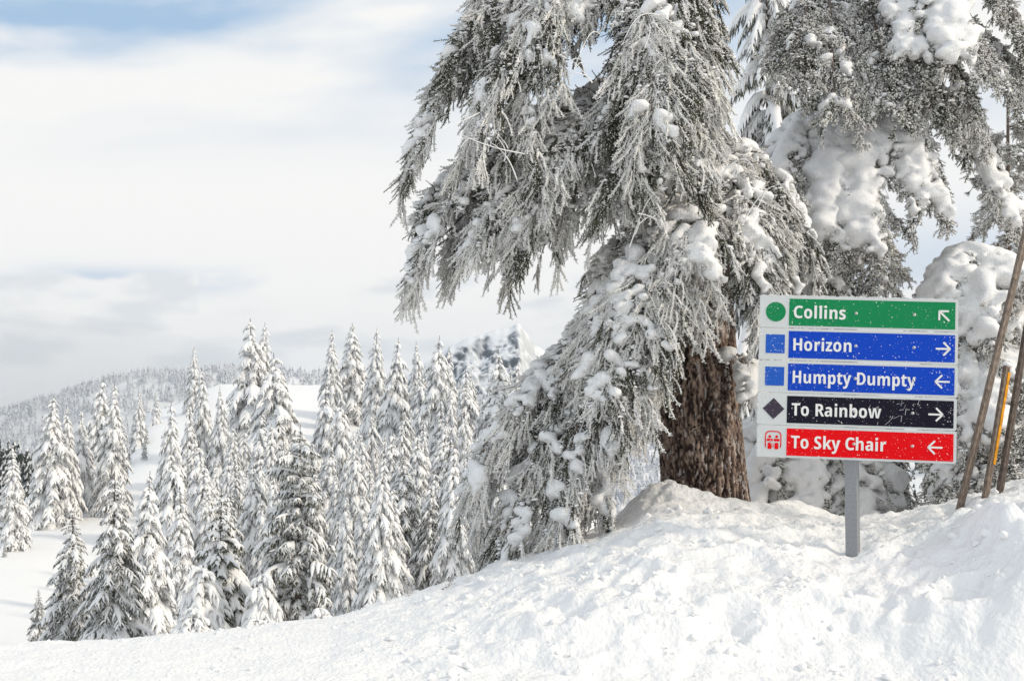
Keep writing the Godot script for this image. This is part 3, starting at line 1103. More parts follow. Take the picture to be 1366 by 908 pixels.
func make_distance() -> void:
	# far valley floor
	var floor_sheet := sheet(-1500, 1500, 560, 1760, 100.0, func(x, d): return -170.0 + broad.get_noise_2d(x * 0.05, d * 0.05) * 40.0)
	tag(put("valley_floor", floor_sheet, M.snow_ground), "far valley floor under snow", "valley", "", "structure")
	# forested ridge across the valley
	var ridge := func(x: float, d: float) -> float:
		var px := 683.0 + x / d * FOCAL
		var py := lin([-300.0, -60.0, 0.0, 60.0, 110.0, 150.0, 200.0, 330.0, 430.0, 560.0, 700.0, 900.0], [600.0, 562.0, 545.0, 529.0, 514.0, 503.0, 494.0, 489.0, 496.0, 520.0, 540.0, 560.0], px)
		var top: float = EYE.y - (py + 8.0 - HORIZON) / FOCAL * 1200.0
		var e := (d - 1200.0) / 300.0
		return -175.0 + (top + 175.0) * exp(-e * e) + broad.get_noise_2d(x * 0.9, d * 0.9) * 22.0 * (1.0 - exp(-e * e * 3.0) * 0.8)
	tag(put("ridge", sheet(-1300, 600, 700, 1700, 20.0, ridge), M.snow_ground), "snowy forested ridge across the valley", "hill", "", "structure")
	var slope := func(x: float, d: float) -> float:
		var px := 683.0 + x / d * FOCAL
		var e := (d - 460.0) / 130.0
		var py := lin([-500.0, -60.0, 0.0, 40.0, 75.0, 140.0], [565.0, 600.0, 617.0, 638.0, 675.0, 780.0], px)
		return -150.0 + (151.0 - (py - HORIZON) / FOCAL * 460.0) * exp(-e * e)
	tag(put("wooded_slope", sheet(-420, -60, 250, 700, 10.0, slope), M.snow_ground), "dark wooded slope sunk in mist", "hill", "", "structure")
	var blue_side := func(x: float, d: float) -> float:
		return -200.0 + 170.0 * smoothstep(450.0, 1300.0, d) + broad.get_noise_2d(x * 0.6, d * 0.6) * 30.0
	tag(put("far_mountainside", sheet(120, 1100, 430, 1500, 20.0, blue_side), M.snow_ground), "distant forested mountainside seen under the sign", "hill", "", "structure")
	# far trees: one mass on each hill
	var r := rng(19)
	for spec in [
		["ridge_forest", ridge, -640.0, 240.0, 900.0, 1250.0, 11000, 10.0, 0.93, "snowy trees crowded over the far ridge"],
		["slope_forest", slope, -230.0, -120.0, 330.0, 480.0, 1300, 12.0, 0.42, "dark trees on the misty slope at the left edge"],
		["mountainside_forest", blue_side, 150.0, 600.0, 500.0, 1350.0, 9000, 17.0, 0.10, "dark blue forest on the far mountainside under the sign"],
	]:
		var where := []
		var tint := PackedColorArray()
		var high: Callable = spec[1]
		var far_tree := far_tree_mesh(spec[6], spec[8])
		for k in spec[6]:
			var x := r.randf_range(spec[2], spec[3])
			var d := r.randf_range(spec[4], spec[5])
			if broad.get_noise_2d(x * 1.5, d * 1.5) < -0.22: continue
			var s: float = spec[7] * r.randf_range(0.5, 1.2)
			where.append(Transform3D(Basis(Vector3.UP, r.randf() * TAU).scaled(Vector3(s, s, s)), Vector3(x, high.call(x, d) - 0.3, -d)))
			var g := r.randf_range(0.85, 1.0)
			tint.append(Color(g, g, g * 1.02))
		tag(copies(spec[0], far_tree, M.plain, where, tint, self), spec[9], "forest", "", "stuff")
	var mist := FogMaterial.new()
	mist.density = 0.0008
	mist.albedo = Color(0.97, 0.98, 0.99)
	var bank := FogVolume.new()
	bank.name = "mist_bank"
	bank.shape = RenderingServer.FOG_VOLUME_SHAPE_ELLIPSOID
	bank.size = Vector3(560, 200, 520)
	bank.position = at(-60, 585, 960)
	bank.material = mist
	add_child(bank, true)
	tag(bank, "pale mist hanging in the valley at the left edge", "mist", "", "stuff")
	# the rocky peak
	var peak := func(x: float, d: float) -> float:
		var px := 683.0 + x / 1350.0 * FOCAL
		var py := lin([300.0, 470.0, 535.0, 560.0, 595.0, 602.0, 640.0, 662.0, 680.0, 693.0, 700.0, 715.0, 740.0, 780.0, 900.0, 1100.0], [560.0, 530.0, 505.0, 488.0, 468.0, 460.0, 446.0, 441.0, 437.0, 430.0, 441.0, 460.0, 480.0, 510.0, 540.0, 570.0], px)
		var e := absf(d - 1350.0) / 270.0
		var crag := absf(broad.get_noise_2d(x * 0.8, d * 0.8)) * 30.0 + absf(rough.get_noise_2d(x * 9.0, d * 9.0)) * 12.0
		return EYE.y - (py - HORIZON) / FOCAL * 1350.0 - e * 140.0 - crag * smoothstep(0.0, 0.12, e) + rough.get_noise_1d(x * 9.0) * 2.5 * smoothstep(0.3, 0.0, e)
	var pm := sheet(-350, 350, 1080, 1450, 2.5, peak)
	var arr := pm.surface_get_arrays(0)
	var vs: PackedVector3Array = arr[Mesh.ARRAY_VERTEX]
	var ns: PackedVector3Array = arr[Mesh.ARRAY_NORMAL]
	var cs := PackedColorArray()
	for k in vs.size():
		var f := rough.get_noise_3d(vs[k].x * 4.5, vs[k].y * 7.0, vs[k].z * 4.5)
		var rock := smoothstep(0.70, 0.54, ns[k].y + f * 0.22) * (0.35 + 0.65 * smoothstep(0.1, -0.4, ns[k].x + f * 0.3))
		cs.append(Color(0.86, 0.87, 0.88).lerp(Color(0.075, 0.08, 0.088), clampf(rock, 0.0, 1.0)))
	arr[Mesh.ARRAY_COLOR] = cs
	var pk := ArrayMesh.new()
	pk.add_surface_from_arrays(Mesh.PRIMITIVE_TRIANGLES, arr)
	tag(put("mountain", pk, M.plain), "rocky snow-streaked mountain peak above the trees", "mountain", "", "structure")


func make_forest() -> void:
	var laden := []
	for k in 5: laden.append(conifer(100 + k, {"wide": 1.5 + 0.12 * k, "fingers": 10, "finger_w": 0.25, "finger_l": 0.82, "fall": 1.2, "levels": 30, "heavy": 1.06, "cover": 1.0, "rime": 0.88, "bend": 0.15 + 0.12 * k, "patchy": 0.12 * k}))
	var dark := []
	for k in 3: dark.append(conifer(200 + k, {"wide": 1.35 + 0.15 * k, "heavy": 0.72, "cover": 0.76, "fringe": 74, "rime": 0.60, "fall": 1.0, "levels": 25, "fingers": 12, "finger_w": 0.23, "finger_l": 0.75, "needles": 0.8, "patchy": 0.5, "shape": 0.7}))
	var loaded := conifer(300, {"wide": 2.0, "heavy": 1.25, "cover": 0.75, "fringe": 70, "rime": 0.3, "fall": 0.9, "levels": 20, "fingers": 7})
	var cushion := conifer(302, {"wide": 4.2, "shape": 0.4, "levels": 11, "heavy": 1.35, "cover": 0.95, "fall": 0.85, "fringe": 70, "rime": 0.35, "fingers": 6, "needles": 0.5})
	var ragged := conifer(301, {"wide": 1.2, "heavy": 0.7, "cover": 0.7, "fringe": 90, "rime": 0.62, "fall": 0.5, "levels": 26, "bend": 0.7, "shape": 0.34, "fingers": 14, "finger_w": 0.24, "finger_l": 0.7, "patchy": 0.4, "needles": 0.8})
	var r := rng(41)
	# [pixel x, pixel y of the tip, distance, kind, width, label]
	var list := [
		[20, 595, 92, 0, 1.15, "snow-laden fir at the left edge of the picture"],
		[68, 527, 104, 1, 1.15, "broad snow-laden fir on the rim above the misty valley, left of the slim one"],
		[92, 540, 106, 2, 0.8, "slim snow-laden fir close on the right of the broad rim fir"],
		[112, 545, 110, 3, 0.8, "slender snowy fir third along the rim from the left"],
		[130, 505, 116, 4, 0.9, "tall narrow snowy fir at the middle of the rim group"],
		[151, 510, 108, 0, 1.0, "snow-laden fir at the right end of the rim group beside the open run"],
		[185, 520, 150, 1, 0.9, "small snowy fir on the knoll's left shoulder"],
		[166, 562, 140, 2, 0.9, "short snowy fir below the knoll's left shoulder"],
		[208, 525, 165, 3, 0.9, "small pale fir on the knoll's skyline beside its shoulder"],
		[101, 672, 44, 5, 1.2, "dark green fir with thin snow, leftmost of the two big near firs"],
		[156, 628, 42, 6, 1.1, "dark green fir with thin snow, right one of the two big near firs"],
		[56, 785, 47, 5, 1.1, "waist-high fir sapling left of the near dark fir"],
		[196, 628, 52, 2, 1.0, "pale snow-laden fir just right of the near dark firs"],
		[230, 535, 95, 3, 0.8, "lone narrow snowy fir in front of the open knoll"],
		[240, 600, 66, 4, 0.9, "snow-covered fir below the lone narrow knoll fir"],
		[258, 462, 170, 0, 1.0, "snowy fir standing alone on the left of the knoll's skyline"],
		[272, 490, 120, 1, 0.8, "tall narrow fir before the knoll, left of the twin-topped giant"],
		[298, 515, 118, 2, 0.8, "snowy fir between the narrow fir and the twin-topped giant"],
		[338, 425, 135, 3, 1.15, "tallest snow-laden fir on the knoll, its top split in two"],
		[348, 430, 136, 1, 0.9, "second top of the tall split fir on the knoll"],
		[372, 470, 112, 4, 1.15, "broad snow-laden fir right beside the tallest fir"],
		[297, 650, 41, 8, 1.15, "green fir with big round snow pads among the near trees"],
		[400, 578, 39, 9, 1.15, "ragged brownish-green fir with a snow cap, nearest of the stand"],
		[441, 440, 160, 0, 0.9, "snowy fir with a drooping top on the knoll skyline"],
		[470, 430, 165, 2, 1.2, "wide snowy fir on the knoll skyline right of the drooping one"],
		[500, 437, 150, 1, 0.85, "pointed snowy fir at the right end of the knoll skyline"],
		[525, 450, 140, 3, 0.85, "slender snowy fir in a row of pointed tips, left of the peak"],
		[583, 447, 130, 4, 0.9, "pointed snowy fir whose tip reaches the left foot of the peak"],
		[600, 462, 140, 0, 0.8, "thin snowy fir just right of the fir below the peak"],
		[668, 466, 120, 2, 1.1, "snowy fir whose tip stands before the mountain peak"],
		[690, 482, 118, 1, 0.9, "snowy fir between the peak and the big near tree"],
		[432, 510, 105, 3, 0.9, "snowy fir in front of the knoll's bright right flank"],
		[455, 525, 100, 4, 0.8, "narrow snowy fir before the knoll's right flank"],
		[560, 455, 145, 2, 0.8, "thin snowy fir left of the peak's lowest rock"],
		[625, 490, 128, 3, 0.9, "snowy fir below the left face of the peak"],
		[195, 590, 150, 6, 1.0, "tiny dark fir alone on the open knoll slope"],
		[194, 598, 138, 5, 0.9, "lower of the tiny dark firs on the open knoll slope"],
		[10, 748, 88, 5, 1.0, "tiny dark fir sapling at the left picture edge"],
	]
	for e in list:
		var d: float = e[2]
		var x: float = (e[0] - 683.0) / FOCAL * d
		var tip := at(e[0], e[1], d)
		var high := maxf(tip.y - ground(x, d) + 0.15, 0.8)
		var kind: Array = laden[e[3]] if e[3] < 5 else (dark[e[3] - 5] if e[3] < 8 else (loaded if e[3] == 8 else ragged))
		if e[1] == 590: high = 2.4
		if e[1] == 598: high = 2.6
		if e[1] == 748: high = 1.2
		plant(kind, "fir_tree", x, d, high, e[4], r.randf() * TAU, e[5], "tree", "firs of the valley and the knoll")
	# low firs that the snow has pressed into cushions, in front of the stand
	for e in [[272, 742, 39, 1.9, "low fir pressed into a round snow cushion left of the padded green fir"], [262, 800, 37, 1.4, "lowest fir cushion under the left side of the padded green fir"], [352, 752, 38, 1.5, "low fir with a round snow cap between the padded and the ragged fir"], [345, 815, 36, 1.2, "snow-capped fir bush at the foot of the ragged fir, left side"], [428, 800, 37, 1.5, "snow-capped fir bush at the right foot of the ragged fir"]]:
		var d: float = e[2]
		var x: float = (e[0] - 683.0) / FOCAL * d
		var high := maxf(at(e[0], e[1], d).y - ground(x, d), 0.9)
		plant(cushion, "fir_bush", x, d, high, e[3] * 0.5 / (0.42 * high), r.randf() * TAU, e[4], "bush", "snow cushions before the stand")
	# the dense stand below the big tree
	var stand := {}
	var taken := []
	var n := 0
	var tries := 0
	while n < 225 and tries < 6000:
		tries += 1
		var px := r.randf_range(205, 760)
		var d := r.randf_range(46, 165)
		if px < 250 and d > 75: continue
		if px < 450 and (d > 108 or d < 62): continue
		if d < 54: continue
		if px < 540 and d > 112: continue
		var x := (px - 683.0) / FOCAL * d
		var near := false
		for q in taken:
			if q.distance_to(Vector2(x, d)) < 1.9: near = true
		if near: continue
		taken.append(Vector2(x, d))
		var high := r.randf_range(6.0, 10.8) * (0.75 if d < 70 else 1.0)
		if d > 112: high *= 1.15
		var kind: Array = laden[r.randi() % 5]
		if d < 75 and r.randf() < 0.3: kind = dark[r.randi() % 3]
		var slim := r.randf_range(0.68, 1.12)
		var o := plant(kind, "fir_tree", x, d, high, slim, r.randf() * TAU, "", "tree", "firs crowded in the stand")
		var words := ("slim " if slim < 0.9 else "full ") + ("dark fir" if kind in dark else "snowy fir")
		words += " at the stand's front" if d < 70 else (" in mid-stand" if d < 110 else " at the stand's back")
		words += " below the knoll's left" if px < 330 else (" near the ragged fir" if px < 450 else (" below the knoll's right" if px < 550 else (" under the rocky peak" if px < 650 else " beside the big tree")))
		if not stand.has(words): stand[words] = []
		stand[words].append([px, o])
		n += 1
	name_stand(stand)


func name_stand(stand: Dictionary) -> void:
	var order := ["first", "second", "third", "fourth", "fifth", "sixth", "seventh", "eighth", "ninth", "tenth", "eleventh", "twelfth", "thirteenth", "fourteenth", "fifteenth", "sixteenth", "seventeenth", "eighteenth", "nineteenth", "twentieth", "twenty-first", "twenty-second", "twenty-third", "twenty-fourth", "twenty-fifth", "twenty-sixth", "twenty-seventh", "twenty-eighth"]
	for words in stand:
		var row: Array = stand[words]
		row.sort_custom(func(a, b): return a[0] < b[0])
		for k in row.size():
			row[k][1].set_meta("label", words if row.size() == 1 else words + ", " + order[mini(k, 27)] + " from left")


func make_big_tree() -> void:
	var D := 11.25
	var foot := Vector3(1.66, near_h(1.66, D) - 0.35, -D)
	var root := base("big_tree", foot)
	tag(root, "huge old hemlock with shaggy frosted drooping boughs and a bare brown lower trunk", "tree")
	# trunk with furrowed bark
	var b := Builder.new()
	var rows := 470
	var cols := 230
	var line := func(y: float) -> Vector3:
		var t := y / 6.0
		return Vector3(0.06 - 0.34 * t, y, -0.1 * t)
	for j in rows + 1:
		var y := 2.3 * j / 270.0 if j < 270 else 2.3 + 3.9 * (j - 270) / 200.0
		var c: Vector3 = line.call(y)
		for k in cols:
			var a := TAU * k / cols
			var rr := lerpf(0.335, 0.30, y / 6.0) + 0.07 * exp(-y / 0.3) * (0.7 + 0.6 * sin(a * 5.0 + 1.0))
			var p := Vector3(cos(a), 0, sin(a))
			var warp := rough.get_noise_3d(p.x * 150.0, y * 170.0, p.z * 150.0 + 300.0) * 0.22
			var e := p.rotated(Vector3.UP, warp)
			var f := absf(rough.get_noise_3d(e.x * 640.0, y * 85.0, e.z * 640.0))
			var cross := absf(rough.get_noise_3d(e.x * 380.0 + 90.0, y * 700.0, e.z * 380.0))
			var g := rough.get_noise_3d(p.x * 1900.0, y * 1500.0, p.z * 1900.0)
			var plate := smoothstep(0.015, 0.13, f) * (0.62 + 0.38 * smoothstep(0.01, 0.06, cross))
			rr += 0.040 * plate + 0.012 * g
			var tone := clampf(0.42 + g * 1.3 + rough.get_noise_3d(p.x * 420.0, y * 140.0, p.z * 420.0) * 1.1, 0.0, 1.0)
			var col := Color(0.045, 0.028, 0.024).lerp(Color(0.36, 0.265, 0.21), tone * plate)
			if rough.get_noise_3d(p.x * 900.0 + 40.0, y * 500.0, p.z * 900.0) > 0.30 - 0.1 * g: col = col.lerp(Color(0.70, 0.68, 0.66), 0.5 * plate)
			b.v.append(c + p * rr)
			b.c.append(col)
	for j in rows + 1:
		for k in cols:
			var o := j * cols
			var du := b.v[o + (k + 1) % cols] - b.v[o + (k + cols - 1) % cols]
			var dv := b.v[mini(j + 1, rows) * cols + k] - b.v[maxi(j - 1, 0) * cols + k]
			b.n.append(dv.cross(du).normalized())
	for j in rows:
		for k in cols:
			var a := j * cols + k
			var e := j * cols + (k + 1) % cols
			b.i.append_array([a, e, a + cols, e, e + cols, a + cols])
	put("trunk", b.mesh(), M.plain, root)
	var shag := []
	for k in 6: shag.append(lock_mesh(500 + k, [0.27, 0.24, 0.28, 0.32, 0.27, 0.22][k], [0.26, 0.36, 0.80, 0.86, 0.96, 0.98][k], 4 + k % 2))
	# [root pixel y, tip pixel x, y, tip distance, snow]
	var list := [
		[-120, 645, -15, 11.0, 0.25], [-60, 602, 66, 10.8, 0.3], [-80, 572, 140, 11.3, 0.25], [-72, 548, 212, 10.7, 0.3], [125, 585, 255, 11.8, 0.3],
		[110, 553, 352, 10.6, 0.4], [140, 632, 318, 10.3, 0.5], [150, 690, 325, 11.0, 0.5], [160, 735, 305, 10.5, 0.5], [140, 565, 275, 11.2, 0.5], [145, 605, 325, 10.9, 0.5], [120, 665, 255, 10.4, 0.5], [-70, 655, 110, 10.6, 0.4], [150, 680, 315, 10.2, 0.6], [-80, 700, 60, 10.3, 0.35],
		[-78, 690, 190, 10.1, 0.35], [130, 720, 240, 10.0, 0.4], [135, 610, 300, 11.0, 0.4], [-85, 630, 180, 10.2, 0.3], [-110, 730, 5, 10.8, 0.3],
		[-100, 860, 60, 9.9, 0.3], [-50, 890, 110, 9.8, 0.3], [0, 925, 130, 10.0, 0.3], [30, 840, 225, 9.8, 0.35], [120, 815, 270, 10.1, 0.3], [80, 905, 225, 9.8, 0.3],
		[-125, 815, 0, 10.6, 0.25], [-120, 915, 40, 10.4, 0.3], [100, 830, 270, 10.5, 0.3], [-20, 870, 170, 9.7, 0.3],
		[190, 1060, 300, 10.9, 0.9], [210, 1012, 335, 10.3, 1.2], [240, 1083, 378, 11.2, 0.7], [255, 1030, 395, 10.4, 0.9],
		[290, 808, 385, 11.0, 0.76], [315, 800, 450, 10.8, 0.95], [345, 765, 512, 10.6, 0.95], [370, 705, 585, 10.6, 0.95], [410, 632, 640, 10.5, 0.76],
		[400, 672, 745, 10.3, 0.57], [330, 810, 440, 10.1, 1.33], [340, 800, 530, 9.9, 1.14], [390, 745, 690, 10.1, 0.35], [290, 850, 415, 9.9, 1.52],
		[250, 925, 350, 9.9, 1.52], [240, 1000, 360, 10.3, 1.14], [315, 862, 445, 9.9, 1.14], [290, 895, 395, 10.1, 0.95], [410, 805, 585, 10.1, 0.95], [370, 838, 520, 10.0, 0.95],
		[440, 790, 670, 10.3, 0.57], [360, 690, 640, 11.2, 0.76], [380, 640, 680, 11.3, 0.57], [430, 740, 620, 10.9, 0.76],
		[470, 1000, 525, 10.8, 1.6, 0.13],
	]
	var k := 0
	for e in list:
		k += 1
		var y := at(930, e[0], D).y - foot.y
		var c: Vector3 = line.call(y)
		var tip := at(e[1], e[2], e[3]) - foot
		var out := Vector3(tip.x - c.x, 0, tip.z - c.z)
		var l := out.length()
		out /= l
		var start := c + out * 0.27
		var drop := start.y - tip.y
		var p1 := start + out * l * 0.35 + Vector3.UP * (0.05 * l + 0.05 - 0.12 * drop)
		var p2 := start + out * l * 0.78 + Vector3.DOWN * drop * 0.55
		bough(root, [start, p1, p2, tip], {"twigs": shag, "snow": e[4], "snow_r": 0.06, "clumps": 0.6, "side": 0.42 if e.size() < 6 else e[5], "hang": 0.55, "droop": 0.65, "step": 0.07, "size": 1.0 if e.size() < 6 else 0.4, "gap": 0.058, "wild": 0.22, "dust": 0.6, "along": 0.55, "fan": 0.7, "limb": 3, "ridge": 0.22 if e[0] > 265 or e[4] < 0.6 else 0.6}, 1000 + k * 7)
	bare_twigs(root, foot)


func bare_twigs(root: Node3D, foot: Vector3) -> void:
	var r := rng(90)
	for e in [[640, 150, 590, 172], [700, 205, 612, 178], [690, 240, 655, 190], [800, 45, 765, 95], [880, 20, 830, 60], [790, 110, 760, 80], [960, 235, 1010, 232], [840, 330, 870, 260], [890, 300, 850, 285], [990, 300, 1045, 245]]:
		var a := at(e[0], e[1], 9.75) - foot
		var b := at(e[2], e[3], 9.55) - foot
		var o := Builder.new()
		for f in 2 + r.randi() % 2:
			var from := a.lerp(b, 0.0 if f == 0 else r.randf_range(0.25, 0.75))
			var to := b if f == 0 else from + (b - a) * r.randf_range(0.3, 0.5) + Vector3(r.randf_range(-0.12, 0.12), r.randf_range(-0.14, 0.12), r.randf_range(-0.1, 0.1))
			var pts := PackedVector3Array()
			var rad := PackedFloat32Array()
			var bow := Vector3(r.randf_range(-0.04, 0.04), r.randf_range(-0.05, 0.13), r.randf_range(-0.06, 0.06))
			for k in 8:
				var t := k / 7.0
				pts.append(from.lerp(to, t) + bow * sin(t * PI))
				rad.append(lerpf(0.005 if f == 0 else 0.0038, 0.002, t) * r.randf_range(0.8, 1.3))
			o.loft(pts, rad, rad, 5, RIME, r, 0.25)
		put("bare_twig", o.mesh(), M.plain, root)


func hemlock(called: String, px: float, py_foot: float, d: float, py_top: float, thick: float, boughs: Array, twigs: Array, o: Dictionary, label: String, s: int) -> Node3D:
	var foot := at(px, py_foot, d)
	foot.y = ground(foot.x, d) - 0.1
	var root := base(called, foot)
	tag(root, label, "tree")
	var top := at(px, py_top, d) - foot
	var b := Builder.new()
	var pts := PackedVector3Array()
	var rad := PackedFloat32Array()
	for k in 15:
		pts.append(top * (k / 14.0))
		rad.append(lerpf(thick, 0.012, k / 14.0))
	b.loft(pts, rad, rad, 9, Color(0.15, 0.115, 0.095), rng(s), 0.1)
	put("trunk", b.mesh(), M.plain, root)
	var k := 0
	for e in boughs:
		k += 1
		var way := []
		for q in 4: way.append(at(e[q][0], e[q][1], e[q][2]) - foot)
		var p := o.duplicate()
		p.twigs = twigs
		if e.size() > 4: p.merge(e[4], true)
		bough(root, way, p, s + k * 13)
	return root


func make_right_trees() -> void:
	var tufts := []
	for k in 6: tufts.append(twig_mesh(700 + k, 0.14 + 0.010 * k, 0.021, [0.14, 0.20, 0.34, 0.40, 0.58, 0.64][k], 190, 5))
	var heavy := {"snow": 2.2, "snow_r": 0.072, "ridge": 1.0, "cell": 0.026, "uneven": 0.16, "clumps": 0.42}
	var huge := {"snow": 2.6, "snow_r": 0.09, "ridge": 1.0, "cell": 0.028, "uneven": 0.16, "clumps": 0.5}
	var light := {"snow": 0.8, "snow_r": 0.05, "ridge": 0.15, "clumps": 0.2}
	var common := {"side": 0.46, "hang": 0.55, "size": 1.1, "gap": 0.05, "droop": 0.75, "wild": 0.6, "dust": 0.45, "step": 0.06, "bare": 0.08}
	hemlock("hemlock_tree", 1112, 700, 13.6, -260, 0.2, [
		[[1115, 150, 13.6], [1090, 115, 13.0], [1050, 180, 12.5], [1003, 300, 12.2], heavy],
		[[1120, 150, 13.6], [1225, 50, 13.2], [1300, 150, 12.7], [1350, 280, 12.5], heavy],
		[[1115, 160, 13.6], [1150, 90, 12.9], [1150, 160, 12.2], [1148, 310, 12.0], huge],
		[[1115, 165, 13.6], [1180, 90, 12.9], [1215, 160, 12.2], [1238, 265, 12.0], heavy],
		[[1115, 170, 13.6], [1120, 110, 12.9], [1105, 190, 12.3], [1098, 300, 12.1], huge],
		[[1115, 230, 13.6], [1100, 230, 13.0], [1095, 290, 12.5], [1102, 385, 12.3], light],
		[[1115, 230, 13.6], [1150, 230, 13.0], [1160, 300, 12.5], [1165, 388, 12.3], light],
		[[1110, 230, 13.6], [1070, 225, 13.0], [1040, 280, 12.4], [1036, 395, 12.2], heavy],
		[[1115, -70, 13.6], [1190, -110, 13.0], [1250, -70, 12.3], [1275, 60, 11.9], huge],
		[[1115, -70, 13.6], [1160, -110, 13.0], [1200, -60, 12.4], [1215, 60, 12.0], heavy],
		[[1115, -130, 13.6], [1230, -150, 13.0], [1330, -70, 12.6], [1385, 90, 12.4], light],
		[[1115, -30, 13.6], [1090, -40, 13.0], [1070, 10, 12.5], [1060, 90, 12.2], light],
		[[1115, -10, 13.6], [1150, -30, 12.8], [1180, 30, 12.2], [1180, 130, 12.0], light],
		[[1115, 10, 13.6], [1200, -20, 13.0], [1260, 40, 12.3], [1300, 160, 12.1], light],
		[[1115, -10, 13.6], [1230, -30, 13.2], [1340, 30, 12.8], [1395, 150, 12.6], light],
		[[1115, -50, 13.6], [1100, -30, 12.8], [1110, 40, 12.2], [1115, 140, 12.0], light],
		[[1115, -20, 13.6], [1210, -40, 13.0], [1290, 0, 12.4], [1345, 110, 12.2], light],
		[[1115, 20, 13.6], [1170, 0, 12.9], [1220, 50, 12.3], [1245, 150, 12.1], light],
		[[1112, 500, 13.6], [1060, 490, 13.0], [1020, 550, 12.5], [1000, 660, 12.3], heavy],
		[[1112, 520, 13.6], [1090, 510, 12.9], [1075, 580, 12.3], [1065, 690, 12.1], heavy],
		[[1112, 520, 13.6], [1130, 510, 12.9], [1140, 590, 12.3], [1138, 690, 12.1], heavy],
		[[1112, 500, 13.6], [1165, 500, 13.0], [1172, 570, 12.5], [1176, 690, 12.3], heavy],
		[[1112, 540, 13.6], [1140, 530, 13.0], [1155, 600, 12.4], [1162, 700, 12.2], heavy],
		[[1112, 540, 13.6], [1060, 540, 13.0], [1035, 620, 12.4], [1030, 710, 12.2], heavy],
	], tufts, common, "hemlock behind the trail sign with thick pillows of snow on its arching boughs", 3000)
	hemlock("hemlock_tree", 1332, 690, 12.6, 325, 0.06, [
		[[1328, 430, 12.6], [1330, 300, 12.4], [1265, 320, 12.1], [1243, 400, 12.0], heavy],
		[[1328, 420, 12.6], [1350, 310, 12.4], [1310, 340, 11.9], [1300, 430, 11.7], huge],
		[[1330, 450, 12.6], [1310, 380, 12.2], [1275, 430, 11.9], [1268, 530, 11.7], heavy],
		[[1330, 450, 12.6], [1360, 380, 12.4], [1390, 430, 12.2], [1400, 520, 12.0], heavy],
		[[1330, 500, 12.6], [1330, 430, 12.0], [1320, 480, 11.6], [1310, 570, 11.4], heavy],
		[[1330, 520, 12.6], [1300, 470, 12.2], [1280, 530, 11.8], [1274, 630, 11.6], heavy],
		[[1330, 540, 12.6], [1350, 490, 12.0], [1365, 540, 11.6], [1375, 620, 11.4], light],
		[[1330, 560, 12.6], [1310, 530, 12.0], [1290, 580, 11.6], [1283, 660, 11.4], light],
		[[1330, 560, 12.6], [1330, 530, 12.0], [1335, 580, 11.5], [1338, 650, 11.3], light],
		[[1330, 600, 12.6], [1295, 570, 12.3], [1282, 620, 12.0], [1278, 690, 11.8], light],
	], tufts, common, "small hemlock at the right edge, bowed under snow behind the wooden stakes", 4000)
	var spare := {"snow": 1.2, "snow_r": 0.045, "side": 0.16, "gap": 0.045, "droop": 0.25, "hang": 0.15, "dust": 0.8, "dust_w": 0.9, "size": 0.8, "bare": 0.02, "thick": 0.014, "cell": 0.022}
	var boughs := []
	var r := rng(55)
	for k in 26:
		var t := k / 25.0
		var py := 170.0 + 330.0 * t
		var reach := 22.0 + 70.0 * pow(t, 0.8)
		var a := k * 2.4
		var dx := cos(a) * reach
		var dd := sin(a) * reach * 15.0 / FOCAL
		boughs.append([[1345, py, 15.0], [1345 + dx * 0.35, py - 5.0, 15.0 + dd * 0.35], [1345 + dx * 0.75, py + 2.0 + 20.0 * t, 15.0 + dd * 0.75], [1345 + dx, py + 8.0 + 60.0 * t, 15.0 + dd], {"side": 0.10 + 0.25 * t, "snow": 0.8 + 1.6 * t, "snow_r": 0.035 + 0.04 * t, "droop": 0.2 + 0.5 * t}])
	hemlock("young_hemlock", 1345, 720, 15.0, 104, 0.07, boughs, tufts, spare, "slender young hemlock with a bare frosted leader at the upper right", 5000)
	var white := conifer(400, {"wide": 1.9, "heavy": 0.62, "cover": 0.97, "fringe": 50, "rime": 0.5, "fingers": 18, "finger_w": 0.24, "finger_l": 0.5, "levels": 42, "needles": 0.55, "needle_w": 0.10})
	var x := (1032.0 - 683.0) / FOCAL * 21.0
	plant(white, "fir_tree", x, 21.0, at(1032, -180, 21.0).y - ground(x, 21.0), 0.62, 1.0, "bright sunlit snowy fir seen just right of the big trunk")
	for q in [[1140, 30, 560, 3], [985, 34, 540, 1]]:
		var xx: float = (q[0] - 683.0) / FOCAL * q[1]
		plant(conifer(410 + q[3], {"fringe": 60, "fingers": 7}), "fir_tree", xx, q[1], at(q[0], q[2], q[1]).y - ground(xx, q[1]), 0.9, q[3], "snowy fir low down the slope behind the sign post" if q[3] == 3 else "snowy fir low down the slope behind the big trunk")


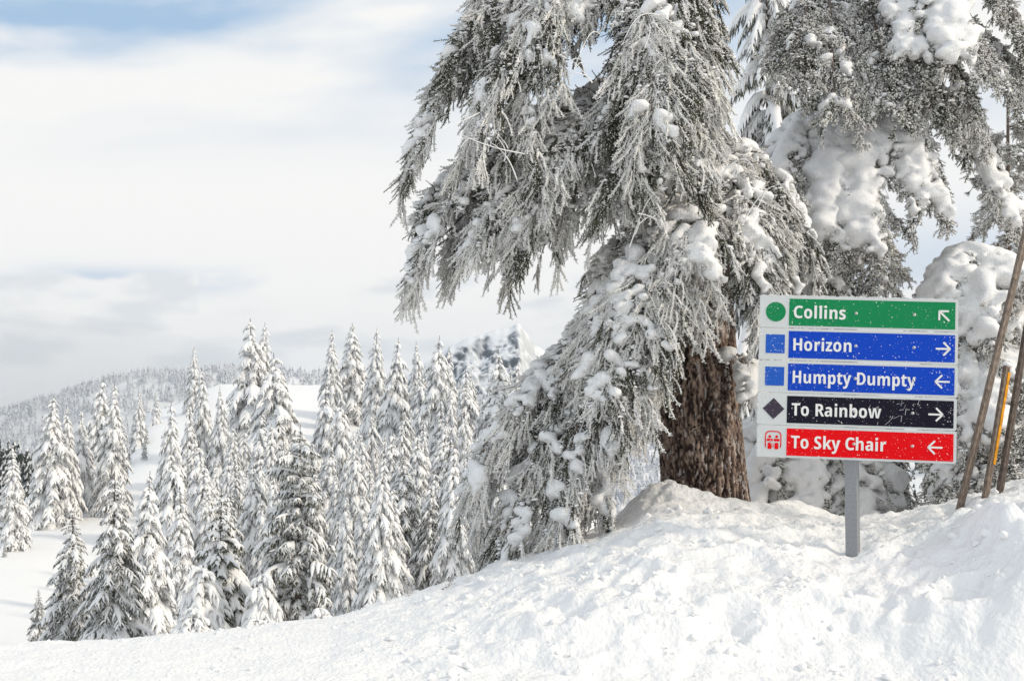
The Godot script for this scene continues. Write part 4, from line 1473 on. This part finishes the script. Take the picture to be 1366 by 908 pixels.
func make_stakes() -> void:
	var r := rng(66)
	var wood := mat(Color(1, 1, 1), 0.8, true)
	var g := grain(0.02, 5, 512, [[0.25, 0.5, 0.75], [Color(0.55, 0.53, 0.52), Color(0.85, 0.83, 0.81), Color(1, 1, 1)]])
	wood.albedo_texture = g
	wood.uv1_triplanar = true
	wood.uv1_scale = Vector3(14.0, 1.1, 14.0)
	for e in [
		[[1278, 690], [1372, 300], 9.7, 0.060, 0.03, Color(0.38, 0.315, 0.265), "long pale wooden stake leaning right, leftmost of the three"],
		[[1310, 694], [1344, 488], 9.6, 0.056, 0.03, Color(0.33, 0.265, 0.22), "short wooden stake with an orange strip and a snow cap, between the two long ones"],
		[[1329, 688], [1388, 330], 9.75, 0.052, 0.034, Color(0.22, 0.18, 0.155), "long dark wooden stake cut by the right picture edge"],
	]:
		var lo := at(e[0][0], e[0][1], e[2])
		var hi := at(e[1][0], e[1][1], e[2] + 0.25)
		var up := (hi - lo).normalized()
		var l := lo.distance_to(hi)
		var root := base("wooden_stake", lo)
		tag(root, e[6], "stake", "weathered stakes beside the sign")
		var side := up.cross(Vector3(0.0, 0.0, 1.0)).normalized().rotated(up, 0.55)
		root.basis = Basis(side, up, side.cross(up))
		# a split board: uneven outline, chamfered edges
		var b := Builder.new()
		var n := 24
		var shape := [Vector2(-0.5, -0.42), Vector2(-0.42, -0.5), Vector2(0.42, -0.5), Vector2(0.5, -0.42), Vector2(0.5, 0.42), Vector2(0.42, 0.5), Vector2(0.06, 0.5), Vector2(0.02, 0.40), Vector2(-0.03, 0.5), Vector2(-0.42, 0.5), Vector2(-0.5, 0.42)]
		for k in n:
			for j in shape.size():
				var q := []
				for c in [[k, j], [k + 1, j], [k + 1, (j + 1) % shape.size()], [k, (j + 1) % shape.size()]]:
					var w := 1.0 + 0.10 * rough.get_noise_2d(c[0] * 90.0 + e[0][0], c[1] * 700.0)
					var s: Vector2 = shape[c[1]]
					q.append(Vector3(s.x * e[3] * w, -0.35 + (l + 0.35) * c[0] / n, s.y * e[4] * w))
				var out: Vector3 = (q[0] + q[2]) * 0.5
				out.y = 0.0
				var tone := 0.85 + 0.3 * rough.get_noise_2d(j * 400.0 + e[0][0], k * 40.0)
				var col: Color = e[5] * tone
				b.tri(q[0], q[1], q[2], out, col)
				b.tri(q[0], q[2], q[3], out, col)
		b.box(Vector3(0, l - 0.004, 0), Vector3(e[3] * 0.9, 0.01, e[4] * 0.9), e[5])
		put("board", b.mesh(), wood, root)
		var bl := []
		if e[3] == 0.056:
			for k in 5: bl.append(Vector4(lerpf(-0.028, 0.028, k / 4.0), l + 0.012, 0, 0.022))
			put("snow_cap", snow_lumps(bl, 0.007, 0.1), M.snow_far, root)
			var o := Builder.new()
			for k in 22:
				var y0 := l * (0.36 + 0.60 * k / 22.0)
				var y1 := l * (0.36 + 0.60 * (k + 1) / 22.0)
				var w0 := 0.017 + 0.004 * rough.get_noise_1d(k * 60.0)
				o.box(Vector3(0.016 + 0.003 * rough.get_noise_1d(k * 37.0), (y0 + y1) * 0.5, e[4] * 0.5 + 0.003), Vector3(w0 * 1.6, y1 - y0, 0.006), Color(0.72, 0.31, 0.02) * r.randf_range(0.75, 1.1))
			put("orange_strip", o.mesh(), M.plain, root)
	# twig tips that poke out of the snow below the big tree
	var tuft := twig_mesh(801, 0.2, 0.018, 0.7, 60, 4)
	for q in [[556, 792, "frosted twig tip poking out of the snow at the lip, left one"], [578, 780, "frosted twig tip poking out of the snow at the lip, right one"]]:
		var p := at(q[0], q[1], 9.75)
		var o := put("twig_tip", tuft, M.rime)
		o.position = Vector3(p.x, near_h(p.x, 9.75) + lumps(p.x, 9.75) - 0.03, p.z)
		o.rotation = Vector3(0.3, q[0], -1.1)
		tag(o, q[2], "twig")
